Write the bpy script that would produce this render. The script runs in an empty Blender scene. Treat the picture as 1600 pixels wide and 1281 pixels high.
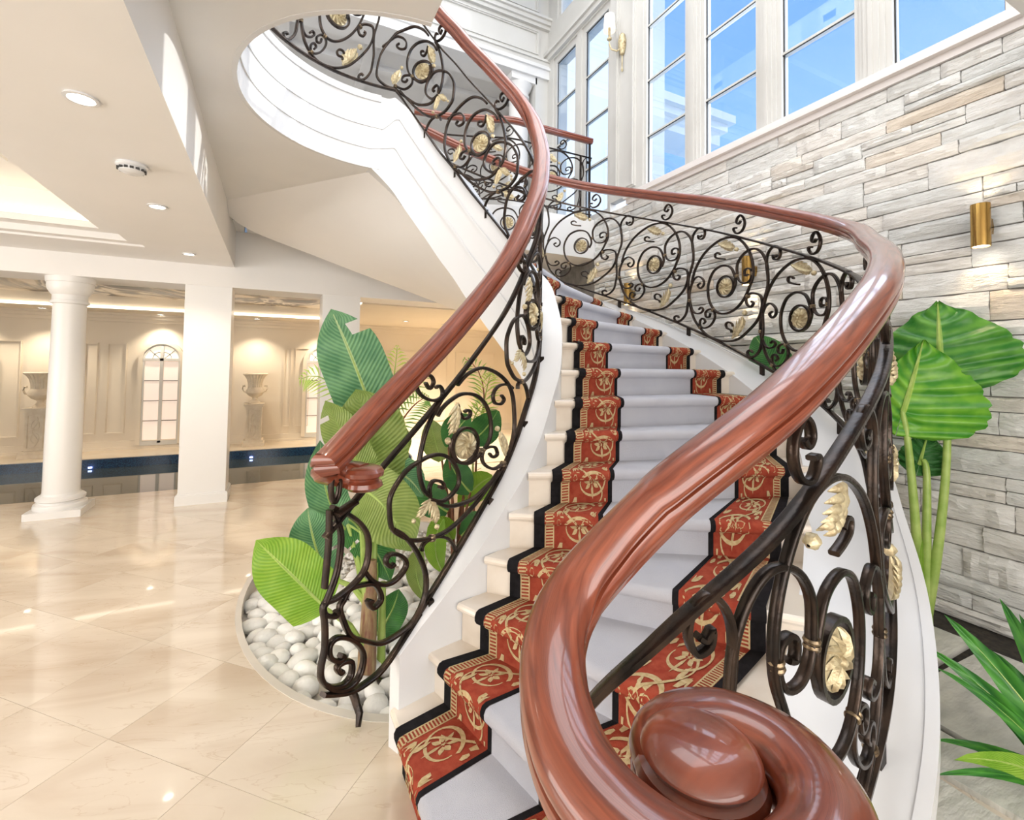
import bpy, bmesh, math, random
import numpy as np
from mathutils import Vector, Matrix

sc = bpy.context.scene
col = sc.collection
R_ = math.radians

# ------------------------------------------------------------------ camera
YAW, PITCH, ROLL = R_(26.6), R_(2.0), R_(0.8)
EYE = Vector((0, 0, 1.685))
fw = Vector((math.sin(YAW)*math.cos(PITCH), math.cos(YAW)*math.cos(PITCH), math.sin(PITCH)))
r0 = Vector((math.cos(YAW), -math.sin(YAW), 0)); u0 = r0.cross(fw)
cr_ = r0*math.cos(ROLL)+u0*math.sin(ROLL); cu_ = u0*math.cos(ROLL)-r0*math.sin(ROLL)
cam = bpy.data.cameras.new('camera'); cam_o = bpy.data.objects.new('camera', cam); col.objects.link(cam_o)
m = Matrix((cr_, cu_, -fw)).transposed().to_4x4(); m.translation = EYE
cam_o.matrix_world = m
cam.sensor_width = 36; cam.lens = 740/1600*36; cam.shift_y = -(640.5-546)/1600; cam.clip_start = .02
sc.camera = cam_o

# ------------------------------------------------------------------ world, sun, daylight, added fill lights
w = bpy.data.worlds.new('sky'); sc.world = w; w.use_nodes = True
nt = w.node_tree; nt.nodes.clear()
o = nt.nodes.new('ShaderNodeOutputWorld'); b = nt.nodes.new('ShaderNodeBackground')
tc = nt.nodes.new('ShaderNodeTexCoord'); sx = nt.nodes.new('ShaderNodeSeparateXYZ'); rp = nt.nodes.new('ShaderNodeValToRGB')
nt.links.new(tc.outputs['Generated'], sx.inputs[0]); nt.links.new(sx.outputs['Z'], rp.inputs[0])
rp.color_ramp.elements[0].position = 0.0; rp.color_ramp.elements[0].color = (.30, .54, .92, 1)
rp.color_ramp.elements[1].position = .75; rp.color_ramp.elements[1].color = (.11, .28, .74, 1)
nt.links.new(rp.outputs[0], b.inputs[0]); b.inputs[1].default_value = 1.35; nt.links.new(b.outputs[0], o.inputs[0])

def lamp(name, kind, loc, direction, energy, color=(1, 1, 1), size=1., size_y=None, **kw):
    l = bpy.data.lights.new(name, kind); l.energy = energy; l.color = color
    if kind == 'AREA':
        l.shape = 'RECTANGLE' if size_y else 'SQUARE'; l.size = size
        if size_y: l.size_y = size_y
    elif kind == 'SUN': l.angle = R_(.6)
    elif kind in ('POINT', 'SPOT'): l.shadow_soft_size = size
    for k, v in kw.items(): setattr(l, k, v)
    ob = bpy.data.objects.new(name, l); col.objects.link(ob)
    ob.location = loc; ob.rotation_euler = Vector(direction).to_track_quat('-Z', 'Y').to_euler()
    return ob
lamp('sun', 'SUN', (20, -5, 8), (-1, .25, -.31), 2.4, (1, .95, .88))
lamp('window_daylight', 'AREA', (4.75, 2.6, 6.4), (-1, 0, -.25), 230, (.93, .96, 1), 4.6, 4.4)
lamp('overhead_fill', 'AREA', (2.3, 3.2, 8.7), (0, 0, -1), 110, (.97, .98, 1), 3.0, 4.6)  # added overhead area light; the roof above the void has no glazing
lamp('front_fill', 'AREA', (-.8, -3.1, 1.75), (.12, 1, .06), 215, (1, .97, .94), 7, 2.6)  # added soft fill behind the camera, in front of a solid wall
lamp('front_gallery_fill', 'AREA', (1.8, -3.0, 6.2), (.15, 1, -.2), 260, (1, .98, .96), 6, 3.5)  # added gallery-level fill to even out the upper light
lamp('hall_side_fill', 'AREA', (-5.9, 2.6, 1.6), (1, 0, .05), 150, (1, .96, .91), 6, 2.2)  # added fill from the left for the stair side and column
lamp('gallery_side_windows', 'AREA', (-5.9, 2.6, 5.7), (1, .1, -.12), 250, (1, .98, .96), 7, 3)
sc.cycles.caustics_reflective = False; sc.cycles.caustics_refractive = False
sc.view_settings.view_transform = 'Standard'; sc.view_settings.look = 'None'
sc.view_settings.exposure = 0.40; sc.view_settings.gamma = 1.0; sc.view_settings.use_curve_mapping = False

# ------------------------------------------------------------------ helpers
W = {}
def _tags(ob, label=None, cat=None, group=None, kind=None):
    if label: ob['label'] = label
    if cat: ob['category'] = cat
    if group: ob['group'] = group
    if kind: ob['kind'] = kind
    return ob
def thing(name, label, cat, loc=(0, 0, 0), group=None, kind=None):
    e = bpy.data.objects.new(name, None); col.objects.link(e); e.location = loc; e.empty_display_size = .1
    W[e.name] = Vector(loc); return _tags(e, label, cat, group, kind)
class MB:
    def __init__(s): s.V = []; s.F = []; s.UV = []
    def add(s, V, F, UV=None):
        n = len(s.V); s.V += [tuple(map(float, v)) for v in V]; s.F += [tuple(i+n for i in f) for f in F]
        s.UV += [tuple(u) for u in UV] if UV is not None else [(0, 0)]*len(V)
        return s
    def box(s, x0, x1, y0, y1, z0, z1):
        V = [(x, y, z) for z in (z0, z1) for y in (y0, y1) for x in (x0, x1)]
        return s.add(V, [(0, 2, 3, 1), (4, 5, 7, 6), (0, 1, 5, 4), (2, 6, 7, 3), (0, 4, 6, 2), (1, 3, 7, 5)])
    def prism(s, poly, z0, z1):
        n = len(poly)
        V = [(p[0], p[1], z0) for p in poly]+[(p[0], p[1], z1) for p in poly]
        F = [tuple(range(n))[::-1], tuple(range(n, 2*n))]+[(i, (i+1) % n, n+(i+1) % n, n+i) for i in range(n)]
        return s.add(V, F)
    def lathe(s, prof, c=(0, 0, 0), n=24, cap=True, scale=1.):
        V = []; F = []; UV = []; prof = [(r*scale, z) for r, z in prof]
        for j, (r, z) in enumerate(prof):
            for i in range(n):
                a = 2*math.pi*i/n; V.append((c[0]+r*math.cos(a), c[1]+r*math.sin(a), c[2]+z)); UV.append((i/n, z))
        for j in range(len(prof)-1):
            for i in range(n):
                k = (i+1) % n; F.append((j*n+i, j*n+k, (j+1)*n+k, (j+1)*n+i))
        if cap and prof[0][0] > 1e-4: F.append(tuple(range(n))[::-1])
        if cap and prof[-1][0] > 1e-4: F.append(tuple((len(prof)-1)*n+i for i in range(n)))
        return s.add(V, F, UV)
    def sweep(s, P, S, U, prof, closed=True, cap=True):
        P = np.asarray(P, float); S = np.asarray(S, float); U = np.asarray(U, float)
        n = len(P); k = len(prof); pr = np.asarray(prof, float)
        V = (P[:, None, :]+S[:, None, :]*pr[None, :, 0, None]+U[:, None, :]*pr[None, :, 1, None]).reshape(-1, 3)
        L = np.r_[0, np.cumsum(np.linalg.norm(P[1:]-P[:-1], axis=1))]
        UV = [(L[i], j/k) for i in range(n) for j in range(k)]
        F = []
        for i in range(n-1):
            for j in range(k if closed else k-1):
                j2 = (j+1) % k; F.append((i*k+j, i*k+j2, (i+1)*k+j2, (i+1)*k+j))
        if cap and closed: F += [tuple(range(k))[::-1], tuple((n-1)*k+j for j in range(k))]
        return s.add(V, F, UV)
    def tube(s, P, r, n=8):
        P = np.asarray(P, float); T = np.gradient(P, axis=0); T /= np.linalg.norm(T, axis=1)[:, None]+1e-9
        up = np.array([0, 0, 1.]) if abs(T[0][2]) < .9 else np.array([1., 0, 0])
        S = np.cross(T, up); S /= np.linalg.norm(S, axis=1)[:, None]+1e-9; Uv = np.cross(S, T)
        rr = np.broadcast_to(np.asarray(r, float), (len(P),))
        V = []; F = []; UV = []
        for i in range(len(P)):
            for j in range(n):
                a = 2*math.pi*j/n; V.append(P[i]+rr[i]*(S[i]*math.cos(a)+Uv[i]*math.sin(a))); UV.append((i/len(P), j/n))
        for i in range(len(P)-1):
            for j in range(n): k = (j+1) % n; F.append((i*n+j, i*n+k, (i+1)*n+k, (i+1)*n+j))
        F += [tuple(range(n))[::-1], tuple((len(P)-1)*n+j for j in range(n))]
        return s.add(V, F, UV)
    def mesh(s, name, mat, off=(0, 0, 0), smooth=False, ang=38, fix=True):
        me = bpy.data.meshes.new(name)
        ox, oy, oz = off
        me.from_pydata([(x-ox, y-oy, z-oz) for x, y, z in s.V], [], s.F)
        if any(u != (0, 0) for u in s.UV):
            uv = me.uv_layers.new(name='UVMap'); li = np.zeros(len(me.loops), np.int32); me.loops.foreach_get('vertex_index', li)
            uv.data.foreach_set('uv', np.asarray(s.UV, np.float32)[li].ravel())
        if fix:
            bm = bmesh.new(); bm.from_mesh(me); bmesh.ops.recalc_face_normals(bm, faces=bm.faces); bm.to_mesh(me); bm.free()
        me.materials.append(mat)
        if smooth:
            me.polygons.foreach_set('use_smooth', [True]*len(me.polygons)); me.set_sharp_from_angle(angle=R_(ang))
        me.update(); return me
    def obj(s, name, mat, parent=None, smooth=False, ang=38, fix=True, **t):
        off = W[parent.name] if parent else Vector((0, 0, 0))
        me = s.mesh(name, mat, off, smooth, ang, fix)
        ob = bpy.data.objects.new(name, me); col.objects.link(ob)
        if parent: ob.parent = parent
        W[ob.name] = off
        return _tags(ob, **t)
def inst(name, me, mw, parent=None, **t):
    ob = bpy.data.objects.new(name, me); col.objects.link(ob)
    if parent:
        ob.parent = parent; ob.matrix_local = Matrix.Translation(-W[parent.name]) @ mw
    else: ob.matrix_world = mw
    W[ob.name] = mw.translation.copy()
    return _tags(ob, **t)
def wall_box(name, *b, mat=None, **t): return MB().box(*b).obj(name, mat, kind='structure', **t)

# ------------------------------------------------------------------ materials
def mat(name, c1, c2=None, scale=4., rough=.5, metal=0., bump=0., bscale=40., coat=0., coords='pos', stretch=(1, 1, 1), detail=4,
        vary=0., emit=None, estr=0., spec=.5, lo=.35, hi=.65, sheen=0.):
    m = bpy.data.materials.new(name); m.use_nodes = True; nt = m.node_tree; N = nt.nodes; L = nt.links
    p = N['Principled BSDF']; p.inputs['Roughness'].default_value = rough; p.inputs['Metallic'].default_value = metal
    p.inputs['Coat Weight'].default_value = coat; p.inputs['Coat Roughness'].default_value = .06; p.inputs['Specular IOR Level'].default_value = spec
    if sheen: p.inputs['Sheen Weight'].default_value = sheen
    p.inputs['Base Color'].default_value = (*c1, 1)
    if emit: p.inputs['Emission Color'].default_value = (*emit, 1); p.inputs['Emission Strength'].default_value = estr
    vec = None
    if c2 or bump or vary:
        if coords == 'uv': src = N.new('ShaderNodeTexCoord').outputs['UV']
        elif coords == 'obj': src = N.new('ShaderNodeTexCoord').outputs['Object']
        else: src = N.new('ShaderNodeNewGeometry').outputs['Position']
        mp = N.new('ShaderNodeMapping'); mp.inputs['Scale'].default_value = stretch; L.new(src, mp.inputs['Vector']); vec = mp.outputs[0]
        if vary:
            oi = N.new('ShaderNodeObjectInfo'); ad = N.new('ShaderNodeVectorMath'); ad.operation = 'SCALE'
            ad.inputs[0].default_value = (37, 61, 13); L.new(oi.outputs['Random'], ad.inputs['Scale']); L.new(ad.outputs[0], mp.inputs['Location'])
    last = None
    if c2:
        n = N.new('ShaderNodeTexNoise'); n.inputs['Scale'].default_value = scale; n.inputs['Detail'].default_value = detail; L.new(vec, n.inputs['Vector'])
        r = N.new('ShaderNodeValToRGB'); r.color_ramp.elements[0].position = lo; r.color_ramp.elements[1].position = hi
        r.color_ramp.elements[0].color = (*c1, 1); r.color_ramp.elements[1].color = (*c2, 1); L.new(n.outputs['Fac'], r.inputs[0]); last = r.outputs[0]
        if vary:
            hs = N.new('ShaderNodeHueSaturation'); mr = N.new('ShaderNodeMapRange'); L.new(oi.outputs['Random'], mr.inputs['Value'])
            mr.inputs['To Min'].default_value = 1-vary; mr.inputs['To Max'].default_value = 1+vary*.6
            L.new(mr.outputs[0], hs.inputs['Value']); L.new(last, hs.inputs['Color']); last = hs.outputs[0]
        L.new(last, p.inputs['Base Color'])
    if bump:
        n2 = N.new('ShaderNodeTexNoise'); n2.inputs['Scale'].default_value = bscale; n2.inputs['Detail'].default_value = 5; L.new(vec, n2.inputs['Vector'])
        bp = N.new('ShaderNodeBump'); bp.inputs['Strength'].default_value = bump; bp.inputs['Distance'].default_value = .02
        L.new(n2.outputs['Fac'], bp.inputs['Height']); L.new(bp.outputs[0], p.inputs['Normal'])
    return m
white = mat('white_plaster', (.74, .74, .735), (.78, .775, .765), 1.5, .55)
ceil_white = mat('ceiling_plaster', (.80, .785, .765), (.83, .81, .79), 1.2, .6)
gloss_white = mat('white_lacquer', (.72, .725, .735), (.75, .755, .765), 1.2, .22)
column_white = mat('column_paint', (.80, .79, .775), (.83, .82, .80), 1.2, .3)
joinery = mat('painted_joinery', (.60, .59, .56), (.64, .63, .60), 2., .4)
warm_wall = mat('cream_panelling', (.74, .66, .54), (.78, .70, .58), 1., .5)
marble_t = mat('cream_marble_tread', (.82, .74, .64), (.70, .60, .49), 5., .22, coat=.2, detail=8, lo=.45, hi=.8)
iron = mat('wrought_iron', (.020, .016, .014), (.055, .036, .026), 14, .27, .7, bump=.08, bscale=60)
gold = mat('gilded_metal', (.66, .57, .36), (.30, .20, .10), 38, .42, .45, bump=.25, bscale=120, lo=.42, hi=.78)
brass = mat('satin_brass', (.52, .33, .10), (.45, .27, .08), 8, .22, 1.)
wool_grey = mat('lavender_grey_wool', (.56, .565, .63), (.62, .625, .68), 5, .95, bump=.6, bscale=420, sheen=.3, spec=.1)
wool_red = mat('terracotta_wool', (.33, .052, .030), (.41, .082, .045), 30, .95, bump=.5, bscale=420, spec=.1)
wool_black = mat('black_wool', (.012, .011, .012), (.02, .018, .02), 30, .95, bump=.5, bscale=420, spec=.1)
wool_gold = mat('gold_wool', (.68, .53, .30), (.55, .40, .20), 60, .95, bump=.5, bscale=420, spec=.1)
pebble_m = mat('white_pebble', (.90, .895, .875), (.76, .755, .74), 9, .6, bump=.35, bscale=30, coords='pos', vary=.12)
chip_m = mat('white_stone_chips', (.86, .85, .83), (.70, .69, .67), 30, .7, bump=.4, bscale=60)
curb_m = mat('grey_curb', (.60, .56, .50), (.66, .61, .55), 4, .4)
soil = mat('dark_soil', (.02, .017, .014), (.05, .04, .03), 25, .9, bump=.6)
flag_m = mat('slate_flagstone', (.52, .51, .47), (.70, .68, .62), 5, .5, bump=.6, bscale=9, detail=8, stretch=(1, 2.5, 1))
pool_tile = mat('blue_mosaic', (.006, .018, .05), (.02, .08, .17), 60, .15, detail=1)
pool_bed = mat('pool_lining', (.02, .03, .035), (.03, .05, .06), 3, .3)
plaster_relief = mat('carved_cream_stone', (.72, .62, .48), (.80, .71, .57), 12, .55)
black_metal = mat('black_seal', (.015, .014, .014), (.03, .03, .03), 10, .4)
def leaf_mat(name, a, b, rib, freq=42., rough=.35):
    m = bpy.data.materials.new(name); m.use_nodes = True; nt = m.node_tree; N = nt.nodes; L = nt.links; p = N['Principled BSDF']
    tc = N.new('ShaderNodeTexCoord'); mp = N.new('ShaderNodeMapping'); sp = N.new('ShaderNodeSeparateXYZ'); L.new(tc.outputs['UV'], sp.inputs[0])
    ab = N.new('ShaderNodeMath'); ab.operation = 'ABSOLUTE'; L.new(sp.outputs['Y'], ab.inputs[0])
    # side veins lean towards the tip
    ml = N.new('ShaderNodeMath'); ml.operation = 'MULTIPLY_ADD'; ml.inputs[1].default_value = -.22; L.new(ab.outputs[0], ml.inputs[0]); L.new(sp.outputs['X'], ml.inputs[2])
    sc_ = N.new('ShaderNodeMath'); sc_.operation = 'MULTIPLY'; sc_.inputs[1].default_value = freq*4; L.new(ml.outputs[0], sc_.inputs[0])
    sn = N.new('ShaderNodeMath'); sn.operation = 'SINE'; L.new(sc_.outputs[0], sn.inputs[0])
    nz = N.new('ShaderNodeTexNoise'); nz.inputs['Scale'].default_value = 9; ge = N.new('ShaderNodeNewGeometry'); L.new(ge.outputs['Position'], nz.inputs['Vector'])
    mx = N.new('ShaderNodeMath'); mx.operation = 'MULTIPLY_ADD'; mx.inputs[1].default_value = .16; L.new(sn.outputs[0], mx.inputs[0]); L.new(nz.outputs['Fac'], mx.inputs[2])
    r = N.new('ShaderNodeValToRGB'); r.color_ramp.elements[0].position = .3; r.color_ramp.elements[1].position = .75
    r.color_ramp.elements[0].color = (*a, 1); r.color_ramp.elements[1].color = (*b, 1); L.new(mx.outputs[0], r.inputs[0])
    mr = N.new('ShaderNodeMath'); mr.operation = 'LESS_THAN'; mr.inputs[1].default_value = .05; L.new(ab.outputs[0], mr.inputs[0])
    mi = N.new('ShaderNodeMix'); mi.data_type = 'RGBA'; L.new(mr.outputs[0], mi.inputs[0]); L.new(r.outputs[0], mi.inputs[6]); mi.inputs[7].default_value = (*rib, 1)
    L.new(mi.outputs[2], p.inputs['Base Color']); p.inputs['Roughness'].default_value = rough
    bp = N.new('ShaderNodeBump'); bp.inputs['Strength'].default_value = .35; bp.inputs['Distance'].default_value = .01; L.new(sn.outputs[0], bp.inputs['Height']); L.new(bp.outputs[0], p.inputs['Normal'])
    tr = N.new('ShaderNodeBsdfTranslucent'); L.new(mi.outputs[2], tr.inputs[0]); ms = N.new('ShaderNodeMixShader'); ms.inputs[0].default_value = .3
    L.new(p.outputs[0], ms.inputs[1]); L.new(tr.outputs[0], ms.inputs[2]); L.new(ms.outputs[0], N['Material Output'].inputs[0])
    return m
banana_m = leaf_mat('banana_leaf', (.07, .22, .10), (.20, .42, .20), (.45, .60, .30))
olive_m = leaf_mat('olive_leaf', (.20, .30, .06), (.34, .44, .12), (.30, .42, .10))
lime_m = leaf_mat('lime_leaf', (.20, .42, .03), (.36, .58, .07), (.50, .68, .16))
dark_leaf = leaf_mat('dark_leaf', (.025, .13, .03), (.08, .28, .06), (.25, .45, .12))
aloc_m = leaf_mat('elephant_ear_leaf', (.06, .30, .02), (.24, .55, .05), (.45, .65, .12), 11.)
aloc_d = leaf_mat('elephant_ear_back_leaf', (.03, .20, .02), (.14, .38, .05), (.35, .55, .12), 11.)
blade_m = leaf_mat('blade_leaf', (.03, .17, .03), (.10, .36, .05), (.12, .40, .06), 5.)
stem_m = mat('green_stem', (.26, .40, .07), (.40, .52, .14), 12, .4)
stalk_m = mat('banana_stalk', (.36, .27, .13), (.20, .08, .05), 14, .5, stretch=(3, 3, .6))
twig_m = mat('red_brown_stem', (.28, .10, .05), (.16, .06, .03), 20, .6)

def wood_mat():
    m = bpy.data.materials.new('mahogany'); m.use_nodes = True; nt = m.node_tree; N = nt.nodes; L = nt.links; p = N['Principled BSDF']
    tc = N.new('ShaderNodeTexCoord'); mp = N.new('ShaderNodeMapping'); mp.inputs['Scale'].default_value = (2.5, 14, 1); L.new(tc.outputs['UV'], mp.inputs[0])
    n = N.new('ShaderNodeTexNoise'); n.inputs['Scale'].default_value = 3.; n.inputs['Detail'].default_value = 7; n.inputs['Distortion'].default_value = .6; L.new(mp.outputs[0], n.inputs['Vector'])
    r = N.new('ShaderNodeValToRGB'); r.color_ramp.elements[0].position = .3; r.color_ramp.elements[0].color = (.125, .024, .010, 1)
    r.color_ramp.elements[1].position = .72; r.color_ramp.elements[1].color = (.30, .076, .036, 1); L.new(n.outputs['Fac'], r.inputs[0]); L.new(r.outputs[0], p.inputs['Base Color'])
    p.inputs['Roughness'].default_value = .32; p.inputs['Coat Weight'].default_value = .8; p.inputs['Coat Roughness'].default_value = .07
    return m
wood = wood_mat()
wood_cap = mat('mahogany_cap', (.16, .032, .014), (.29, .072, .034), 5, .32, coat=.8, stretch=(1, 5, 1), detail=6)

def marble_floor():
    m = bpy.data.materials.new('cream_marble_floor'); m.use_nodes = True; nt = m.node_tree; N = nt.nodes; L = nt.links; p = N['Principled BSDF']
    ge = N.new('ShaderNodeNewGeometry'); mp = N.new('ShaderNodeMapping'); mp.inputs['Scale'].default_value = (1, 1, 1); mp.inputs['Rotation'].default_value = (0, 0, R_(20)); L.new(ge.outputs['Position'], mp.inputs[0])
    oi = N.new('ShaderNodeObjectInfo'); ad = N.new('ShaderNodeVectorMath'); ad.operation = 'SCALE'; ad.inputs[0].default_value = (37, 61, 13)
    L.new(oi.outputs['Random'], ad.inputs['Scale']); L.new(ad.outputs[0], mp.inputs['Location'])
    n = N.new('ShaderNodeTexNoise'); n.inputs['Scale'].default_value = 1.1; n.inputs['Detail'].default_value = 7; n.inputs['Distortion'].default_value = .8
    m2 = N.new('ShaderNodeMapping'); m2.inputs['Scale'].default_value = (1., 3.2, 1); L.new(mp.outputs[0], m2.inputs[0]); L.new(m2.outputs[0], n.inputs['Vector'])
    r = N.new('ShaderNodeValToRGB'); e = r.color_ramp.elements; e[0].position = .30; e[0].color = (.60, .49, .38, 1); e[1].position = .72; e[1].color = (.76, .67, .56, 1)
    x = r.color_ramp.elements.new(.5); x.color = (.70, .605, .495, 1); L.new(n.outputs['Fac'], r.inputs[0])
    # thin veins
    n2 = N.new('ShaderNodeTexNoise'); n2.inputs['Scale'].default_value = 1.6; n2.inputs['Detail'].default_value = 9; n2.inputs['Distortion'].default_value = 1.6; L.new(m2.outputs[0], n2.inputs['Vector'])
    s1 = N.new('ShaderNodeMath'); s1.operation = 'SUBTRACT'; s1.inputs[1].default_value = .5; L.new(n2.outputs['Fac'], s1.inputs[0])
    s2 = N.new('ShaderNodeMath'); s2.operation = 'ABSOLUTE'; L.new(s1.outputs[0], s2.inputs[0])
    s3 = N.new('ShaderNodeMapRange'); s3.inputs['From Min'].default_value = 0; s3.inputs['From Max'].default_value = .008; s3.inputs['To Min'].default_value = .4; s3.inputs['To Max'].default_value = 0; L.new(s2.outputs[0], s3.inputs[0])
    mi = N.new('ShaderNodeMix'); mi.data_type = 'RGBA'; L.new(s3.outputs[0], mi.inputs[0]); L.new(r.outputs[0], mi.inputs[6]); mi.inputs[7].default_value = (.50, .36, .24, 1)
    L.new(mi.outputs[2], p.inputs['Base Color']); p.inputs['Roughness'].default_value = .12; p.inputs['Coat Weight'].default_value = .5; p.inputs['Coat Roughness'].default_value = .03
    return m
marble_f = marble_floor()

def stone_mat():
    m = bpy.data.materials.new('split_stone'); m.use_nodes = True; nt = m.node_tree; N = nt.nodes; L = nt.links; p = N['Principled BSDF']; p.inputs['Roughness'].default_value = .75
    ge = N.new('ShaderNodeNewGeometry'); mp = N.new('ShaderNodeMapping'); mp.inputs['Scale'].default_value = (1, 1.3, 5); L.new(ge.outputs['Position'], mp.inputs[0])
    oi = N.new('ShaderNodeObjectInfo')
    r0_ = N.new('ShaderNodeValToRGB'); e = r0_.color_ramp.elements; e[0].position = 0; e[0].color = (.76, .77, .75, 1); e[1].position = 1; e[1].color = (.80, .69, .56, 1)
    for ps, c in ((.3, (.86, .86, .83)), (.6, (.89, .88, .85)), (.9, (.86, .82, .76))): x = e.new(ps); x.color = (*c, 1)
    L.new(oi.outputs['Random'], r0_.inputs[0])
    n = N.new('ShaderNodeTexNoise'); n.inputs['Scale'].default_value = 4; n.inputs['Detail'].default_value = 8; L.new(mp.outputs[0], n.inputs['Vector'])
    r = N.new('ShaderNodeValToRGB'); r.color_ramp.elements[0].position = .3; r.color_ramp.elements[0].color = (.86, .85, .84, 1); r.color_ramp.elements[1].position = .6; r.color_ramp.elements[1].color = (1, 1, 1, 1); L.new(n.outputs['Fac'], r.inputs[0])
    mi = N.new('ShaderNodeMix'); mi.data_type = 'RGBA'; mi.blend_type = 'MULTIPLY'; mi.inputs[0].default_value = 1; L.new(r0_.outputs[0], mi.inputs[6]); L.new(r.outputs[0], mi.inputs[7]); L.new(mi.outputs[2], p.inputs['Base Color'])
    n2 = N.new('ShaderNodeTexNoise'); n2.inputs['Scale'].default_value = 9; n2.inputs['Detail'].default_value = 9; n2.inputs['Roughness'].default_value = .62; L.new(mp.outputs[0], n2.inputs['Vector'])
    bp = N.new('ShaderNodeBump'); bp.inputs['Strength'].default_value = .9; bp.inputs['Distance'].default_value = .035; L.new(n2.outputs['Fac'], bp.inputs['Height']); L.new(bp.outputs[0], p.inputs['Normal'])
    return m
stone_m = stone_mat()
mortar = mat('stone_backing', (.16, .15, .14), (.24, .23, .21), 10, .9)

def glass_mat():
    m = bpy.data.materials.new('window_glass'); m.use_nodes = True; nt = m.node_tree; N = nt.nodes; L = nt.links; N.remove(N['Principled BSDF'])
    t = N.new('ShaderNodeBsdfTransparent'); t.inputs[0].default_value = (.95, .97, .98, 1); g = N.new('ShaderNodeBsdfGlossy'); g.inputs['Roughness'].default_value = .0
    ms = N.new('ShaderNodeMixShader'); ms.inputs[0].default_value = .09; L.new(t.outputs[0], ms.inputs[1]); L.new(g.outputs[0], ms.inputs[2]); L.new(ms.outputs[0], N['Material Output'].inputs[0]); return m
glass = glass_mat()
def emis(name, c, s): return mat(name, (.8, .8, .8), emit=c, estr=s)
lamp_glow = emis('lamp_glow', (1, .93, .80), 14.)
cove_glow = emis('cove_light', (1, .80, .50), 1.6)
led_glow = emis('led_line', (1, .88, .70), 3.)
blind_glow = emis('backlit_blind', (1, .70, .52), .36)
fan_glow = emis('backlit_fanlight', (1, .85, .62), .55)
blue_glow = emis('pool_lamp', (.35, .45, 1), 4.)
shade_glow = emis('lampshade_glow', (1, .86, .66), .35)
def water_mat():
    m = bpy.data.materials.new('pool_water'); m.use_nodes = True; p = m.node_tree.nodes['Principled BSDF']
    p.inputs['Base Color'].default_value = (.035, .05, .055, 1); p.inputs['Roughness'].default_value = .03; p.inputs['Specular IOR Level'].default_value = .9
    return m
water = water_mat()
def mural_mat():
    m = bpy.data.materials.new('painted_mural'); m.use_nodes = True; nt = m.node_tree; N = nt.nodes; L = nt.links; p = N['Principled BSDF']; p.inputs['Roughness'].default_value = .4
    ge = N.new('ShaderNodeNewGeometry'); mp = N.new('ShaderNodeMapping'); mp.inputs['Scale'].default_value = (1, .45, 1); L.new(ge.outputs['Position'], mp.inputs[0])
    n = N.new('ShaderNodeTexNoise'); n.inputs['Scale'].default_value = .9; n.inputs['Detail'].default_value = 4; n.inputs['Distortion'].default_value = 1.4; L.new(mp.outputs[0], n.inputs['Vector'])
    r = N.new('ShaderNodeValToRGB'); e = r.color_ramp.elements; e[0].position = .38; e[0].color = (.012, .007, .006, 1); e[1].position = .63; e[1].color = (.72, .62, .50, 1)
    for ps, c in ((.44, (.10, .04, .022)), (.475, (.45, .40, .35)), (.51, (.70, .60, .50)), (.54, (.05, .03, .02)), (.57, (.12, .08, .035)), (.60, (.35, .26, .15))): x = e.new(ps); x.color = (*c, 1)
    L.new(n.outputs['Fac'], r.inputs[0]); L.new(r.outputs[0], p.inputs['Base Color']); return m
mural = mural_mat()
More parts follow.
